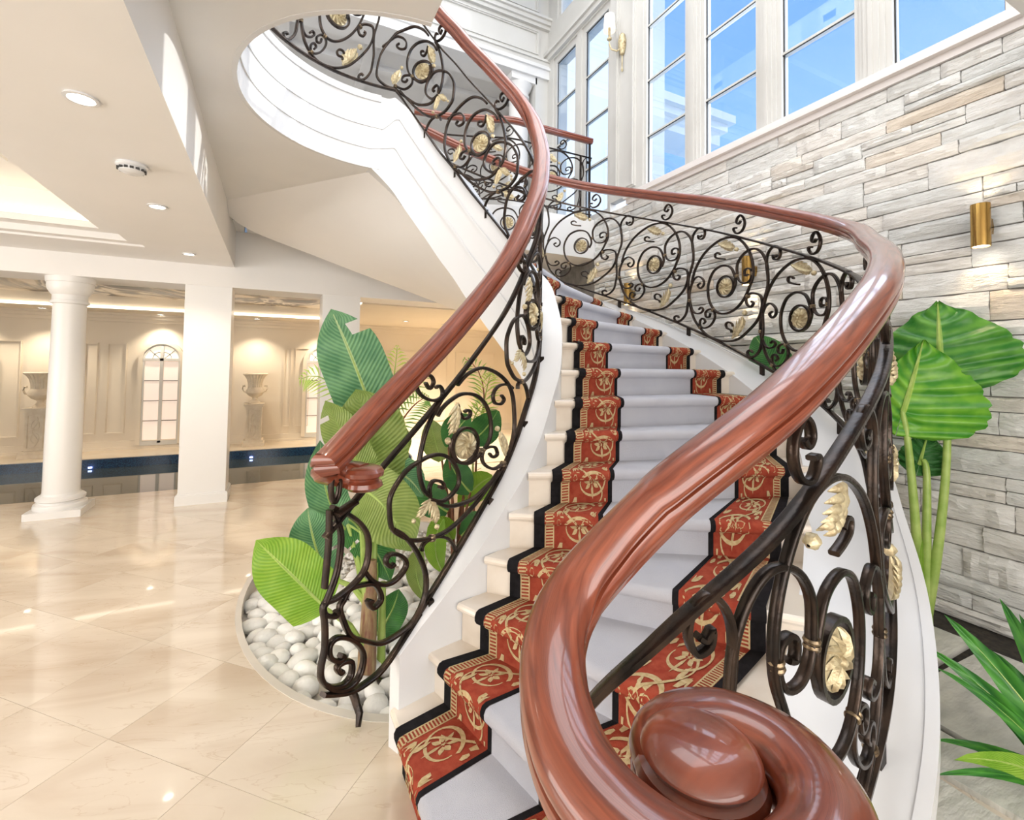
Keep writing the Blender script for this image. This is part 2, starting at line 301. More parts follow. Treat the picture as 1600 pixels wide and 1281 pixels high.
# traced outlines of the scrollwork: (step offset, height above the pitch line)
OUTER_TR = {
  'main': [(0.97,0.59),(0.87,0.73),(0.65,0.89),(0.35,1.02),(0.05,1.1),(-0.25,1.13),(-0.47,1.1),(-0.63,1.03),(-0.71,0.94),(-0.71,0.84),(-0.63,0.75),(-0.52,0.65),(-0.34,0.54),(-0.11,0.45),(0.12,0.4),(0.31,0.4),(0.45,0.45),(0.51,0.53),(0.5,0.63),(0.38,0.75),(0.21,0.82),(0.05,0.85),(-0.11,0.85),(-0.21,0.8),(-0.25,0.73),(-0.19,0.66)],
  'base': [(0.93,0.62),(1.02,0.51),(1.04,0.44),(1.02,0.37),(0.92,0.25),(0.75,0.18),(0.55,0.14),(0.28,0.14),(-0.01,0.17),(-0.31,0.24),(-0.59,0.36),(-0.82,0.48),(-0.93,0.58),(-0.95,0.66),(-0.9,0.7),(-0.76,0.7),(-0.63,0.68),(-0.53,0.63),(-0.55,0.58),(-0.65,0.57),(-0.72,0.61),(-0.67,0.62)],
  'stem': [(-0.29,0.8),(-0.29,0.89),(-0.41,0.98),(-0.6,1.05),(-0.79,1.08),(-0.95,1.06),(-1.06,1),(-1.1,0.91),(-1.1,0.81),(-1.04,0.72),(-0.97,0.62),(-0.96,0.53),(-0.97,0.43),(-0.94,0.34),(-0.89,0.25),(-0.75,0.17),(-0.61,0.14),(-0.56,0.17),(-0.64,0.2),(-0.69,0.19)],
  'hook': [(-0.29,0.8),(-0.34,0.76),(-0.45,0.75),(-0.6,0.78),(-0.68,0.84),(-0.66,0.89),(-0.57,0.89),(-0.49,0.86),(-0.5,0.82),(-0.58,0.84)],
  'crook': [(-1.35,1.08),(-1.29,1.06),(-1.24,1.07),(-1.26,1.04),(-1.37,1.05),(-1.43,1.1),(-1.4,1.14),(-1.29,1.15),(-1.17,1.11),(-1.09,1.05),(-1.07,0.98),(-1.1,0.89)],
  'tendril': [(0.97,0.57),(0.9,0.63),(0.77,0.67),(0.64,0.65),(0.64,0.6),(0.73,0.56),(0.8,0.58),(0.73,0.61)],
  'sprig': [(1.02,0.4),(0.97,0.33),(0.87,0.3),(0.73,0.32),(0.65,0.36),(0.7,0.38),(0.77,0.35)],
  'cscroll': [(0.45,0.36),(0.48,0.32),(0.57,0.31),(0.58,0.35),(0.48,0.39),(0.37,0.4),(0.32,0.35),(0.37,0.29),(0.48,0.23),(0.63,0.19),(0.73,0.2),(0.73,0.25),(0.65,0.28),(0.59,0.26),(0.64,0.23)],
  'curl1': [(0.05,0.91),(0.18,0.9),(0.3,0.9),(0.31,0.93),(0.23,0.95),(0.18,0.94)],
  'curl2': [(-0.14,0.27),(-0.11,0.29),(-0.01,0.29),(0.02,0.32),(-0.05,0.35),(-0.14,0.35),(-0.17,0.33)],
  'cap': [(-0.39,1.29),(-0.33,1.26),(-0.27,1.27),(-0.3,1.31),(-0.39,1.34),(-0.48,1.31),(-0.49,1.26),(-0.41,1.2),(-0.28,1.17),(-0.2,1.19),(-0.2,1.21),(-0.27,1.22)],
  'ros': [(0.03,0.66),(-0.18,0.69),(0.03,0.76)],
  'leaf1': [(0.23,1.02),(0.11,1.03),(-0.05,0.98),(0.05,0.9),(-0.29,1.02)],
  'leaf2': [(-0.14,0.22),(-0.34,0.44),(-0.5,0.47),(-0.64,0.49)],
  'col': [(-0.28,0.79),(-0.69,0.86),(-0.57,0.65),(1.04,0.4),(0.37,0.4),(0.73,0.18)],
}
INNER_TR = {
  'big': [(-0.32,1),(0.02,0.99),(0.53,0.93),(1.01,0.83),(1.49,0.71),(1.97,0.57),(2.26,0.45),(2.39,0.33),(2.41,0.23),(2.19,0.18),(1.84,0.16),(1.4,0.18),(0.95,0.22),(0.35,0.28),(-0.24,0.38),(-0.62,0.46),(-0.93,0.55)],
  'left': [(-0.84,1.03),(-0.93,1.02),(-1.12,1),(-1.29,0.96),(-1.39,0.91),(-1.45,0.85),(-1.42,0.78),(-1.3,0.69),(-1.12,0.62)],
  'ring': [(-0.95,0.97),(-0.83,0.98),(-0.58,0.97),(-0.2,0.93),(0.22,0.85),(0.54,0.77),(0.83,0.67),(1.01,0.57),(1.05,0.49),(0.92,0.45),(0.59,0.46),(0.2,0.5),(-0.1,0.56),(-0.39,0.64),(-0.52,0.72),(-0.48,0.76)],
  'loop': [(-1.12,0.61),(-0.78,0.52),(-0.47,0.48),(-0.23,0.48),(-0.24,0.54),(-0.44,0.64),(-0.76,0.74),(-1.09,0.81),(-1.45,0.86),(-1.78,0.89),(-2.05,0.88),(-2.17,0.85),(-2.16,0.78),(-2.1,0.71),(-1.9,0.63),(-1.58,0.53),(-1.14,0.43),(-0.71,0.35),(-0.23,0.29),(0.36,0.24),(0.95,0.21),(1.47,0.19)],
  'curl1': [(-1.12,0.62),(-1.15,0.67),(-1.06,0.68),(-0.87,0.64),(-0.72,0.59),(-0.76,0.58),(-0.86,0.61)],
  'cs': [(1.65,0.19),(1.23,0.25),(0.87,0.34),(0.69,0.41),(0.72,0.45),(0.92,0.43),(1.26,0.36),(1.37,0.3),(1.15,0.33),(1,0.38)],
  'curl2': [(2.24,0.5),(1.87,0.59),(1.41,0.67),(1.14,0.68),(1.19,0.62),(1.51,0.55),(1.69,0.54),(1.55,0.59)],
  'curl3': [(-0.31,0.9),(-0.22,0.84),(-0.07,0.78),(0.14,0.75),(0.17,0.77),(0.05,0.8),(-0.04,0.81)],
  'cap': [(-1.32,1.2),(-1.2,1.15),(-1.09,1.16),(-1.19,1.21),(-1.41,1.25),(-1.56,1.26),(-1.54,1.21),(-1.36,1.14),(-1.08,1.07),(-0.84,1.04),(-0.82,1.07),(-0.92,1.11),(-1.02,1.12)],
  'foot': [(-1.33,0.42),(-1.32,0.44),(-1.18,0.43),(-0.9,0.38),(-0.6,0.3),(-0.39,0.22),(-0.3,0.17)],
  'ros': [(0,0.63),(0.51,0.52),(-0.01,0.7)],
  'leaf1': [(-0.31,0.91),(-0.66,0.8)],
  'leaf2': [(-1.12,0.61),(-1.51,0.66),(-1.2,0.55),(-0.77,0.46)],
  'leaf3': [(1.44,0.44),(1.83,0.2)],
  'col': [(0.68,0.46),(1.7,0.18),(-1.05,0.41)],
}
NEWEL_TR = {
  'post': [(0.02,1.12),(0.02,0.99),(-0.02,0.88),(-0.03,0.84)],
  'side': [(0.11,1.09),(0.25,0.98),(0.25,0.9),(0.18,0.83),(0.01,0.78),(-0.05,0.77),(-0.01,0.7),(0,0.61),(-0.06,0.55),(-0.02,0.49),(0.2,0.39),(0.47,0.31),(0.71,0.28),(0.8,0.33),(0.69,0.41),(0.45,0.51),(0.22,0.58),(0.09,0.59),(0.11,0.54),(0.26,0.48),(0.38,0.46),(0.3,0.49)],
  'heart': [(0.02,0.47),(0.17,0.41),(0.39,0.35),(0.54,0.34),(0.54,0.39),(0.38,0.44),(0.25,0.46),(0.31,0.42),(0.37,0.41)],
  'bow': [(0.07,1.12),(0.34,1.03),(0.63,0.92),(0.82,0.82),(0.85,0.74),(0.76,0.69),(0.5,0.7),(0.19,0.74),(-0.02,0.78),(-0.03,0.75),(0.06,0.71),(0.2,0.67),(0.2,0.69)],
  'hook': [(0.78,0.68),(0.95,0.6),(1.22,0.51),(1.48,0.46),(1.71,0.45),(1.73,0.48),(1.56,0.55),(1.33,0.61),(1.25,0.6),(1.36,0.55),(1.45,0.54)],
  'hook2': [(0.35,0.69),(0.46,0.7),(0.74,0.64),(1,0.57),(1.15,0.49),(1.14,0.46),(0.97,0.48),(0.86,0.54),(0.96,0.51)],
  'sweep': [(0.35,0.69),(0.27,0.68),(0.36,0.6),(0.52,0.5),(0.82,0.39),(1.16,0.28),(1.51,0.21),(1.96,0.15),(2.25,0.18),(2.27,0.28),(2.03,0.44),(1.69,0.6),(1.41,0.7)],
  'headscroll': [(0.17,1.2),(0.09,1.24),(0.08,1.27),(0.16,1.26),(0.18,1.23)],
  'bar': [(-0.01,0.44),(0.21,0.37),(0.52,0.28),(0.84,0.21),(1.25,0.15),(1.79,0.14),(2.15,0.13)],
}
# ------------------------------------------------------------------ stair setting-out (metres, room axes)
RISE = .185; NSTEP = 21; FLOOR2 = RISE*NSTEP
# edge of the stair well (balustrade line), one point per step from -1; after step 21 it runs level round the gallery opening
IN_PTS = [(-.003, 1.823), (.2, 1.948), (.403, 2.073), (.609, 2.173), (.805, 2.266), (.979, 2.338), (1.134, 2.394), (1.262, 2.458), (1.373, 2.534), (1.478, 2.614),
          (1.558, 2.712), (1.623, 2.822), (1.661, 2.943), (1.672, 3.06), (1.625, 3.17), (1.535, 3.285), (1.44, 3.403), (1.355, 3.535), (1.28, 3.66), (1.19, 3.79),
          (1.10, 3.89), (.99, 3.965), (.86, 4.02)] + [(.67+.97*math.cos(a), 3.06+.97*math.sin(a)) for a in np.radians([92, 107, 122, 137, 152, 167, 182, 197, 212, 227, 242, 257, 268])]
OUT_PTS = [(.577, .826), (.718, .735), (1.018, .688), (1.388, .738), (1.791, .847), (2.266, 1.064), (2.734, 1.347), (3.139, 1.619), (3.398, 1.953), (3.531, 2.327), (3.607, 2.719),
           (3.648, 3.137), (3.667, 3.596), (3.632, 4.066), (3.51, 4.54), (3.29, 4.98), (2.98, 5.35), (2.58, 5.62), (2.12, 5.82), (1.6, 5.93), (1.0, 5.97), (.36, 5.93), (-.3, 5.8)]
class Curve:
    def __init__(s, pts, i0=-1): s.K = np.array(pts, float); s.i0 = i0
    def at(s, i):
        t = np.atleast_1d(np.asarray(i, float))-s.i0; K = s.K; n = len(K)
        k = np.clip(np.floor(t).astype(int), 0, n-2); f = (t-k)[:, None]; g = lambda j: K[np.clip(j, 0, n-1)]
        p0, p1, p2, p3 = g(k-1), g(k), g(k+1), g(k+2)
        return .5*((2*p1)+(-p0+p2)*f+(2*p0-5*p1+4*p2-p3)*f*f+(-p0+3*p1-3*p2+p3)*f**3)
    def tan(s, i):
        i = np.atleast_1d(np.asarray(i, float)); d = s.at(i+.04)-s.at(i-.04); return d/(np.linalg.norm(d, axis=1)[:, None]+1e-9)
    def right(s, i): t = s.tan(i); return np.c_[t[:, 1], -t[:, 0]]
    def off(s, i, o): return s.at(i)+s.right(i)*np.reshape(o, (-1, 1))
    def zb(s, i): return RISE*np.minimum(np.atleast_1d(np.asarray(i, float)), NSTEP)
    def p3(s, i, h, o=0.): q = s.off(i, o); return np.c_[q, s.zb(i)+h]
class Level(Curve):
    def __init__(s, pts, z): s.K = np.array(pts, float); s.i0 = 0; s.z = z
    def zb(s, i): return np.full(len(np.atleast_1d(i)), s.z)
IN = Curve(IN_PTS); OUT = Curve(OUT_PTS)
def ruled(mb, cv, ii, o0, h0, o1, h1, zmin=None):
    """box-section band along a curve: from offset o0 to o1, heights h0 to h1 above the pitch line"""
    a = cv.p3(ii, h0, o0); b_ = cv.p3(ii, h0, o1); c = cv.p3(ii, h1, o1); d = cv.p3(ii, h1, o0)
    if zmin is not None:
        for q in (a, b_, c, d): q[:, 2] = np.maximum(q[:, 2], zmin)
    n = len(ii); V = np.stack([a, b_, c, d], 1).reshape(-1, 3); F = []
    for i in range(n-1):
        for j in range(4): F.append((i*4+j, i*4+(j+1) % 4, (i+1)*4+(j+1) % 4, (i+1)*4+j))
    F += [(3, 2, 1, 0), ((n-1)*4, (n-1)*4+1, (n-1)*4+2, (n-1)*4+3)]
    mb.add(V, F); return mb

# ------------------------------------------------------------------ floor with diagonal marble tiles
fl = MB().box(-6.2, 4.6, -3.6, 7.62, -.30, -.012)
BEDC, BEDR = (.87, 3.78), (1.06, 1.57)
def in_bed(x, y, k=1.): return ((x-BEDC[0])/(BEDR[0]*k))**2+((y-BEDC[1])/(BEDR[1]*k))**2 < 1
# slab cut round the planting bed: build as ring sectors
fl = MB()
n = 48; ring = [(BEDC[0]+BEDR[0]*math.cos(2*math.pi*i/n), BEDC[1]+BEDR[1]*math.sin(2*math.pi*i/n)) for i in range(n)]
def rect_pt(a):
    dx, dy = math.cos(a), math.sin(a); t = 1e9
    for v, lo, hi, c in ((dx, -6.2, 4.6, BEDC[0]), (dy, -3.6, 7.62, BEDC[1])):
        if v > 1e-9: t = min(t, (hi-c)/v)
        if v < -1e-9: t = min(t, (lo-c)/v)
    return (BEDC[0]+dx*t, BEDC[1]+dy*t)
corners = [(-6.2, -3.6), (4.6, -3.6), (4.6, 7.62), (-6.2, 7.62)]
outer = [rect_pt(2*math.pi*i/n) for i in range(n)]
V = [(x, y, -.012) for x, y in ring]+[(x, y, -.012) for x, y in outer]; F = []
for i in range(n):
    j = (i+1) % n; a, b_ = outer[i], outer[j]; ins = None
    for c in corners:
        if abs(a[0]-b_[0]) > 1e-6 and abs(a[1]-b_[1]) > 1e-6 and min(a[0], b_[0])-1e-6 <= c[0] <= max(a[0], b_[0])+1e-6 and min(a[1], b_[1])-1e-6 <= c[1] <= max(a[1], b_[1])+1e-6: ins = c
    if ins: V.append((*ins, -.012)); F.append((i, j, n+j, len(V)-1, n+i))
    else: F.append((i, j, n+j, n+i))
grout = mat('floor_grout', (.50, .41, .31), (.55, .46, .35), 6, .5)
floor = fl.add(V, F).obj('floor', grout, kind='structure', label='cream polished marble floor laid in diagonal tiles')
TS = .585; dg = math.sqrt(.5)
tile_me = None
cutter = None
def clip_half(poly, f):
    out = []
    for i in range(len(poly)):
        a, b_ = poly[i], poly[(i+1) % len(poly)]; fa, fb = f(a), f(b_)
        if fa >= 0: out.append(a)
        if fa*fb < 0: t = fa/(fa-fb); out.append((a[0]+(b_[0]-a[0])*t, a[1]+(b_[1]-a[1])*t))
    return out
cut_tiles = []
def tile_obj(poly):
    return MB().prism(poly, -.012, 0).obj('floor_tile', marble_f, floor)
g = .0015
for iu in range(-16, 16):
    for iv in range(-16, 16):
        # corner lattice point (-.2, 2.32)
        def pt(u, v): return (-.2+(u+v)*dg*TS, 2.32+(u-v)*dg*TS)
        poly = [pt(iu+g, iv+g), pt(iu+1-g, iv+g), pt(iu+1-g, iv+1-g), pt(iu+g, iv+1-g)]
        cx = sum(p[0] for p in poly)/4; cy = sum(p[1] for p in poly)/4
        if not (-4.6 < cx < 2.9 and .4 < cy < 7.9): continue
        poly = clip_half(poly, lambda p: 7.6-p[1])
        if len(poly) < 3: continue
        d = ((cx-BEDC[0])/BEDR[0])**2+((cy-BEDC[1])/BEDR[1])**2
        if all(in_bed(*p) for p in poly): continue
        if any(in_bed(*p, 1.02) for p in poly) or d < 1.9: cut_tiles.append(tile_obj(poly))
        else: tile_obj(poly)

# trim the tiles along the curved edge of the bed
cut = MB().prism(ring, -.3, .3).obj('bed_cutter', grout)
for t_ in cut_tiles:
    bo = t_.modifiers.new('cut', 'BOOLEAN'); bo.operation = 'DIFFERENCE'; bo.object = cut; bo.solver = 'EXACT'
dg_ = bpy.context.evaluated_depsgraph_get()
new_me = [bpy.data.meshes.new_from_object(t_.evaluated_get(dg_)) for t_ in cut_tiles]
for t_, me in zip(cut_tiles, new_me): t_.modifiers.clear(); t_.data = me
bpy.data.objects.remove(cut)
for t_ in cut_tiles:
    if len(t_.data.polygons) == 0: bpy.data.objects.remove(t_)

# ------------------------------------------------------------------ right wall: split stone below, windows above
XW = 4.25
wall_r = wall_box('wall_right', XW, XW+.3, -3.6, 7.2, -.3, 3.9, mat=mortar, label='pale split-stone cladding wall under the tall windows')
rng = random.Random(5)
stones = []
for v in range(12):
    r2 = random.Random(100+v); nx, nz = 7, 4; mb = MB(); V = []; F = []
    for j in range(nz+1):
        for i in range(nx+1):
            y = i/nx; z = j/nz; ed = min(i, nx-i, j*1.4, (nz-j)*1.4)
            d = -1+ (0.0 if ed <= 0 else 0) - .0
            x = -(.62 if ed <= 0 else (1+r2.uniform(-.38, .30)))
            V.append((x, y+(r2.uniform(-.02, .02) if 0 < i < nx else r2.uniform(-.006, .006)), z+(r2.uniform(-.06, .06) if 0 < j < nz else r2.uniform(-.045, .02) if j else 0)))
    for j in range(nz):
        for i in range(nx): a = j*(nx+1)+i; F.append((a, a+nx+1, a+nx+2, a+1))
    # back rim
    rim = [j*(nx+1) for j in range(nz+1)]+[nz*(nx+1)+i for i in range(1, nx+1)]+[j*(nx+1)+nx for j in range(nz-1, -1, -1)]+[i for i in range(nx-1, 0, -1)]
    b0 = len(V)
    for k in rim: V.append((.3, V[k][1], V[k][2]))
    for q in range(len(rim)): q2 = (q+1) % len(rim); F.append((rim[q], rim[q2], b0+q2, b0+q))
    stones.append(mb.add(V, F).mesh('stone', stone_m, smooth=True, ang=28))
z = .0; stone_list = []
while z < 3.885:
    hgt = rng.choice([.10, .13, .15, .17, .20]); hgt = min(hgt, 3.9-z)
    if 3.9-z-hgt < .06: hgt = 3.9-z
    y = .75-rng.uniform(0, .4)
    while y < 5.72:
        ln = rng.uniform(.30, .80)
        y1 = min(y+ln, 5.74)
        sub = rng.random() < .34 and hgt > .12
        parts = [(z, hgt)] if not sub else [(z, hgt*rng.uniform(.35, .6))]
        if sub: parts.append((z+parts[0][1], hgt-parts[0][1]))
        for pz, ph in parts:
            cuts = [y, y1]
            if sub and rng.random() < .4: cuts.insert(1, y+(y1-y)*rng.uniform(.35, .65))
            for ya, yb in zip(cuts[:-1], cuts[1:]):
                if yb-ya < .05: continue
                dp = rng.uniform(.018, .05)
                mw = Matrix.Translation((XW, ya+.003, pz+.003)) @ Matrix.Diagonal((dp, yb-ya-.006, ph-.007, 1))
                stone_list.append(((yb-ya)*ph/((XW**2+ya**2+(pz-1.7)**2)**1.3), rng.choice(stones), mw))
        y = y1
    z += hgt
stone_list.sort(key=lambda q: -q[0])
for _, me, mw in stone_list[:300]: inst('stone', me, mw, wall_r)
rest = MB()      # the smallest and farthest stones, joined
for _, me, mw in stone_list[300:]: rest.add([tuple(mw @ v.co) for v in me.vertices], [tuple(p.vertices) for p in me.polygons])
rest.obj('small_stones', stone_m, wall_r, smooth=True, ang=28, kind='stuff')
# sill and trims
sill_m = mat('sill_paint', (.76, .72, .70), (.79, .75, .73), 3, .35)
MB().box(XW-.05, XW+.3, -1.2, 5.0, 3.90, 3.955).box(XW-.10, XW+.3, -1.2, 5.0, 3.955, 3.985).box(XW-.07, XW+.3, -1.2, 5.0, 3.985, 4.04).obj('trim_1', sill_m, kind='structure', label='stepped window sill running along the top of the stone wall')
# windows: name, y range
ZT = 9.0
WINS = [(3.985, 4.73), (3.06, 3.79), (2.15, 2.88), (1.24, 1.97)]
MUN = [4.72, 5.46, 6.20, 6.94, 7.68, 8.42]
for k, (y0, y1) in enumerate(WINS):
    e = thing('window_%d' % (k+1), None, None, (XW+.1, (y0+y1)/2, 4.04), kind='structure')
    f = MB(); fw_ = .045
    f.box(XW+.02, XW+.12, y0-.0, y0+fw_, 4.04, ZT).box(XW+.02, XW+.12, y1-fw_, y1, 4.04, ZT).box(XW+.02, XW+.12, y0+fw_, y1-fw_, 4.04, 4.075).box(XW+.02, XW+.12, y0+fw_, y1-fw_, ZT-.05, ZT)
    f.obj('window_frame', joinery, e)
    f = MB()
    for yy in (y0+fw_, y1-fw_-.012): f.box(XW+.05, XW+.065, yy, yy+.012, 4.075, ZT-.05)
    f.obj('seal', black_metal, e)
    zs = [4.075]+MUN+[ZT-.05]
    for zz in MUN:
        mo = MB().box(XW+.045, XW+.105, y0+fw_, y1-fw_, zz-.016, zz+.016).obj('muntin', joinery, e)
        MB().box(XW+.04, XW+.045, y0+fw_, y1-fw_, zz-.024, zz-.012).obj('muntin_seal', black_metal, mo)
    for za, zb_ in zip(zs[:-1], zs[1:]): MB().box(XW+.072, XW+.078, y0+fw_, y1-fw_, za+.016, zb_-.016).obj('pane', glass, e)
# wall between and beside the windows
wr2 = MB()
edges = [-1.2]+sorted([v for wn in WINS for v in wn])+[5.40]
for a, b_ in zip(edges[0::2], edges[1::2]): wr2.box(XW, XW+.11, a, b_, 4.04, ZT)
wr2.box(XW, XW+.3, -3.6, -1.2, 3.9, ZT)
wall_u = wr2.obj('wall_right_upper', joinery, kind='structure', label='painted wall and mullions between the tall windows')
for (y0, y1) in ((3.79, 3.985), (2.88, 3.06), (1.97, 2.15)):
    MB().box(XW-.018, XW, y0+.035, y1-.035, 4.04, ZT).obj('mullion_moulding', joinery, wall_u)
    MB().box(XW-.03, XW-.018, y0+.075, y1-.075, 4.04, ZT).obj('mullion_bead', joinery, wall_u)
def moulding(parent, ax, c, a0, a1, z0, z1, wd=.05, dp=.03, m_=None, name='panel_moulding', sgn=-1):
    """picture-frame moulding on a wall plane: ax 'X' -> wall X=c spanning Y; 'Y' -> wall Y=c spanning X"""
    mb = MB()
    for (q0, q1, w0, w1) in ((a0, a1, z0, z0+wd), (a0, a1, z1-wd, z1), (a0, a0+wd, z0+wd, z1-wd), (a1-wd, a1, z0+wd, z1-wd)):
        if ax == 'X': mb.box(min(c, c+sgn*dp), max(c, c+sgn*dp), q0, q1, w0, w1)
        else: mb.box(q0, q1, min(c, c+sgn*dp), max(c, c+sgn*dp), w0, w1)
    ins = wd*.35
    for (q0, q1, w0, w1) in ((a0+ins, a1-ins, z0+ins, z0+wd-ins), (a0+ins, a1-ins, z1-wd+ins, z1-ins), (a0+ins, a0+wd-ins, z0+wd-ins, z1-wd+ins), (a1-wd+ins, a1-ins, z0+wd-ins, z1-wd+ins)):
        d2 = dp*1.6
        if ax == 'X': mb.box(min(c, c+sgn*d2), max(c, c+sgn*d2), q0, q1, w0, w1)
        else: mb.box(q0, q1, min(c, c+sgn*d2), max(c, c+sgn*d2), w0, w1)
    return mb.obj(name, m_ or joinery, parent)
moulding(wall_u, 'X', XW, 4.86, 5.26, 4.12, 8.6, .06)
# french doors on the landing
DOORY = [(5.45, 6.10, 'right'), (6.32, 6.98, 'left')]
for k, (y0, y1, sd) in enumerate(((5.42, 6.16, 0), (6.28, 7.02, 1))):
    e = thing('door_%d' % (k+1), None, None, (XW+.1, (y0+y1)/2, FLOOR2), kind='structure'); st = .085
    f = MB().box(XW+.03, XW+.10, y0, y0+st, FLOOR2+.01, 7.1).box(XW+.03, XW+.10, y1-st, y1, FLOOR2+.01, 7.1).box(XW+.03, XW+.10, y0+st, y1-st, FLOOR2+.01, FLOOR2+.12).box(XW+.03, XW+.10, y0+st, y1-st, 7.0, 7.1)
    f.obj('door_frame', joinery, e)
    zs = [FLOOR2+.12, 4.78, 5.52, 6.26, 7.0]
    for zz in zs[1:-1]: MB().box(XW+.045, XW+.095, y0+st, y1-st, zz-.018, zz+.018).obj('muntin', joinery, e); MB().box(XW+.04, XW+.045, y0+st, y1-st, zz-.028, zz-.014).obj('muntin_seal', black_metal, e)
    f = MB().box(XW+.05, XW+.06, y0+st, y1-st, 6.985, 7.0)
    for yy in (y0+st, y1-st-.014): f.box(XW+.05, XW+.06, yy, yy+.014, FLOOR2+.12, 6.985)
    f.obj('seal', black_metal, e)
    for za, zb_ in zip(zs[:-1], zs[1:]): MB().box(XW+.07, XW+.076, y0+st, y1-st, za+.018, zb_-.018).obj('pane', glass, e)
MB().box(XW, XW+.11, 6.16, 6.28, FLOOR2, 7.1).box(XW, XW+.3, 7.02, 7.2, FLOOR2, 7.1).box(XW, XW+.3, 5.40, 5.42, FLOOR2, 7.1).box(XW, XW+.3, 5.40, 7.2, 7.1, 7.75).box(XW, XW+.3, 5.40, 5.6, 7.75, ZT).box(XW, XW+.3, 6.9, 7.2, 7.75, ZT).box(XW-.06, XW, 5.36, 7.2, 7.12, 7.2).box(XW-.1, XW, 5.36, 7.2, 7.2, 7.26).obj('wall_landing', joinery, kind='structure', label='painted wall with lintel around the landing french doors')
e = thing('window_5', None, None, (XW+.1, 6.25, 7.75), kind='structure')
MB().box(XW+.03, XW+.1, 5.6, 5.68, 7.75, ZT).box(XW+.03, XW+.1, 6.82, 6.9, 7.75, ZT).box(XW+.03, XW+.1, 6.2, 6.28, 7.75, ZT).obj('window_frame', joinery, e)
for a, b_ in ((5.68, 6.2), (6.28, 6.82)): MB().box(XW+.06, XW+.066, a, b_, 7.75, ZT).obj('pane', glass, e)

# ------------------------------------------------------------------ upper floor slab, ceilings, galleries
ZC = 3.30
HOLE = (.67, 3.06); HR = .91
arc = [(HOLE[0]+HR*math.cos(R_(a)), HOLE[1]+HR*math.sin(R_(a))) for a in np.linspace(267, 90.5, 40)]
land = [(-.35, 6.02), (.30, 6.12), (1.0, 6.17), (1.62, 6.13), (2.2, 6.02), (2.62, 5.84), (2.82, 5.76), (4.25, 5.74)]
# slab poly pieces: gallery to the left of the void with the round opening, landing at the back, near bridge
def strip_slab(mb, left, right, z0, z1):
    """slab between two polylines with equal counts"""
    n = len(left); V = []
    for (a, b_) in zip(left, right): V += [(a[0], a[1], z0), (b_[0], b_[1], z0), (a[0], a[1], z1), (b_[0], b_[1], z1)]
    F = []
    for i in range(n-1):
        k = 4*i; F += [(k, k+1, k+5, k+4), (k+2, k+6, k+7, k+3), (k, k+4, k+6, k+2), (k+1, k+3, k+7, k+5)]
    F += [(0, 2, 3, 1), (4*n-4, 4*n-3, 4*n-1, 4*n-2)]
    mb.add(V, F)
XL = -.47
sl = MB()
right = [(.62, -3.6), (.62, .86), (.62, 2.148)]+arc+[(.69, 4.06), (.52, 4.6), (.22, 5.3), (-.06, 5.86), (-.35, 6.02), (-.4, 7.19)]
left = [(XL, p[1]) for p in right]
strip_slab(sl, left, right, ZC, FLOOR2)
strip_slab(sl, [(-.35, 7.19), (.30, 7.19), (1.0, 7.19), (1.62, 7.19), (2.2, 7.19), (2.62, 7.19), (2.82, 7.19), (4.25, 7.19)][::1], land, ZC, FLOOR2)
sl.box(.62, 4.25, -3.6, .84, ZC, FLOOR2)
sl.prism([(.66, 3.99), (.95, 4.08), (.75, 4.8), (.1, 5.85), (-.05, 5.85), (.5, 4.7)], 3.34, 3.50)
slab = sl.obj('ceiling', white, kind='structure', label='white upper-floor slab with a round opening for the stair')
# lower ceiling of the hall on the left with a coffer
cl = MB()
cl.box(-6.2, -1.22, 6.0, 6.72, 2.85, FLOOR2).box(-1.22, XL, -3.6, 6.72, 2.85, FLOOR2).box(-6.2, -1.22, -3.6, -.6, 2.85, FLOOR2)
cl.box(-6.2, -1.22, -.6, 6.0, 3.3, FLOOR2)
ceil_l = cl.obj('ceiling_hall', ceil_white, kind='structure', label='lower hall ceiling with a lit rectangular coffer')
# coffer mouldings: frame lip, ledge, lit cove, inner frame
cf = MB()
cf.box(-6.2, -1.22, 5.88, 6.0, 2.87, 2.93).box(-1.34, -1.22, -.6, 5.88, 2.87, 2.93)
cf.obj('coffer_lip', ceil_white, ceil_l)
cf = MB(); cf.box(-6.2, -1.34, 5.72, 5.9, 2.93, 2.99).box(-1.52, -1.34, -.6, 5.72, 2.93, 2.99); cf.obj('coffer_ledge', ceil_white, ceil_l)
MB().box(-6.2, -1.24, 5.92, 5.99, 3.02, 3.10).box(-1.30, -1.235, -.6, 5.92, 3.02, 3.10).obj('cove_light', cove_glow, ceil_l)
cf = MB()
for (x0, x1, y0, y1) in ((-6.2, -1.95, 5.05, 5.15), (-2.05, -1.95, -.3, 5.05)): cf.box(x0, x1, y0, y1, 3.26, 3.3)
for (x0, x1, y0, y1) in ((-6.2, -2.3, 4.7, 4.78), (-2.38, -2.3, -.3, 4.7)): cf.box(x0, x1, y0, y1, 3.24, 3.3)
cf.obj('coffer_frame', ceil_white, ceil_l)
# beam over the colonnade
beam = MB().box(-6.2, 4.25, 6.72, 7.19, 2.6, ZC).box(-6.2, 4.25, 7.19, 7.30, 2.6, 2.9).obj('wall_colonnade', ceil_white, kind='structure', label='long beam carried by the columns in front of the pool')
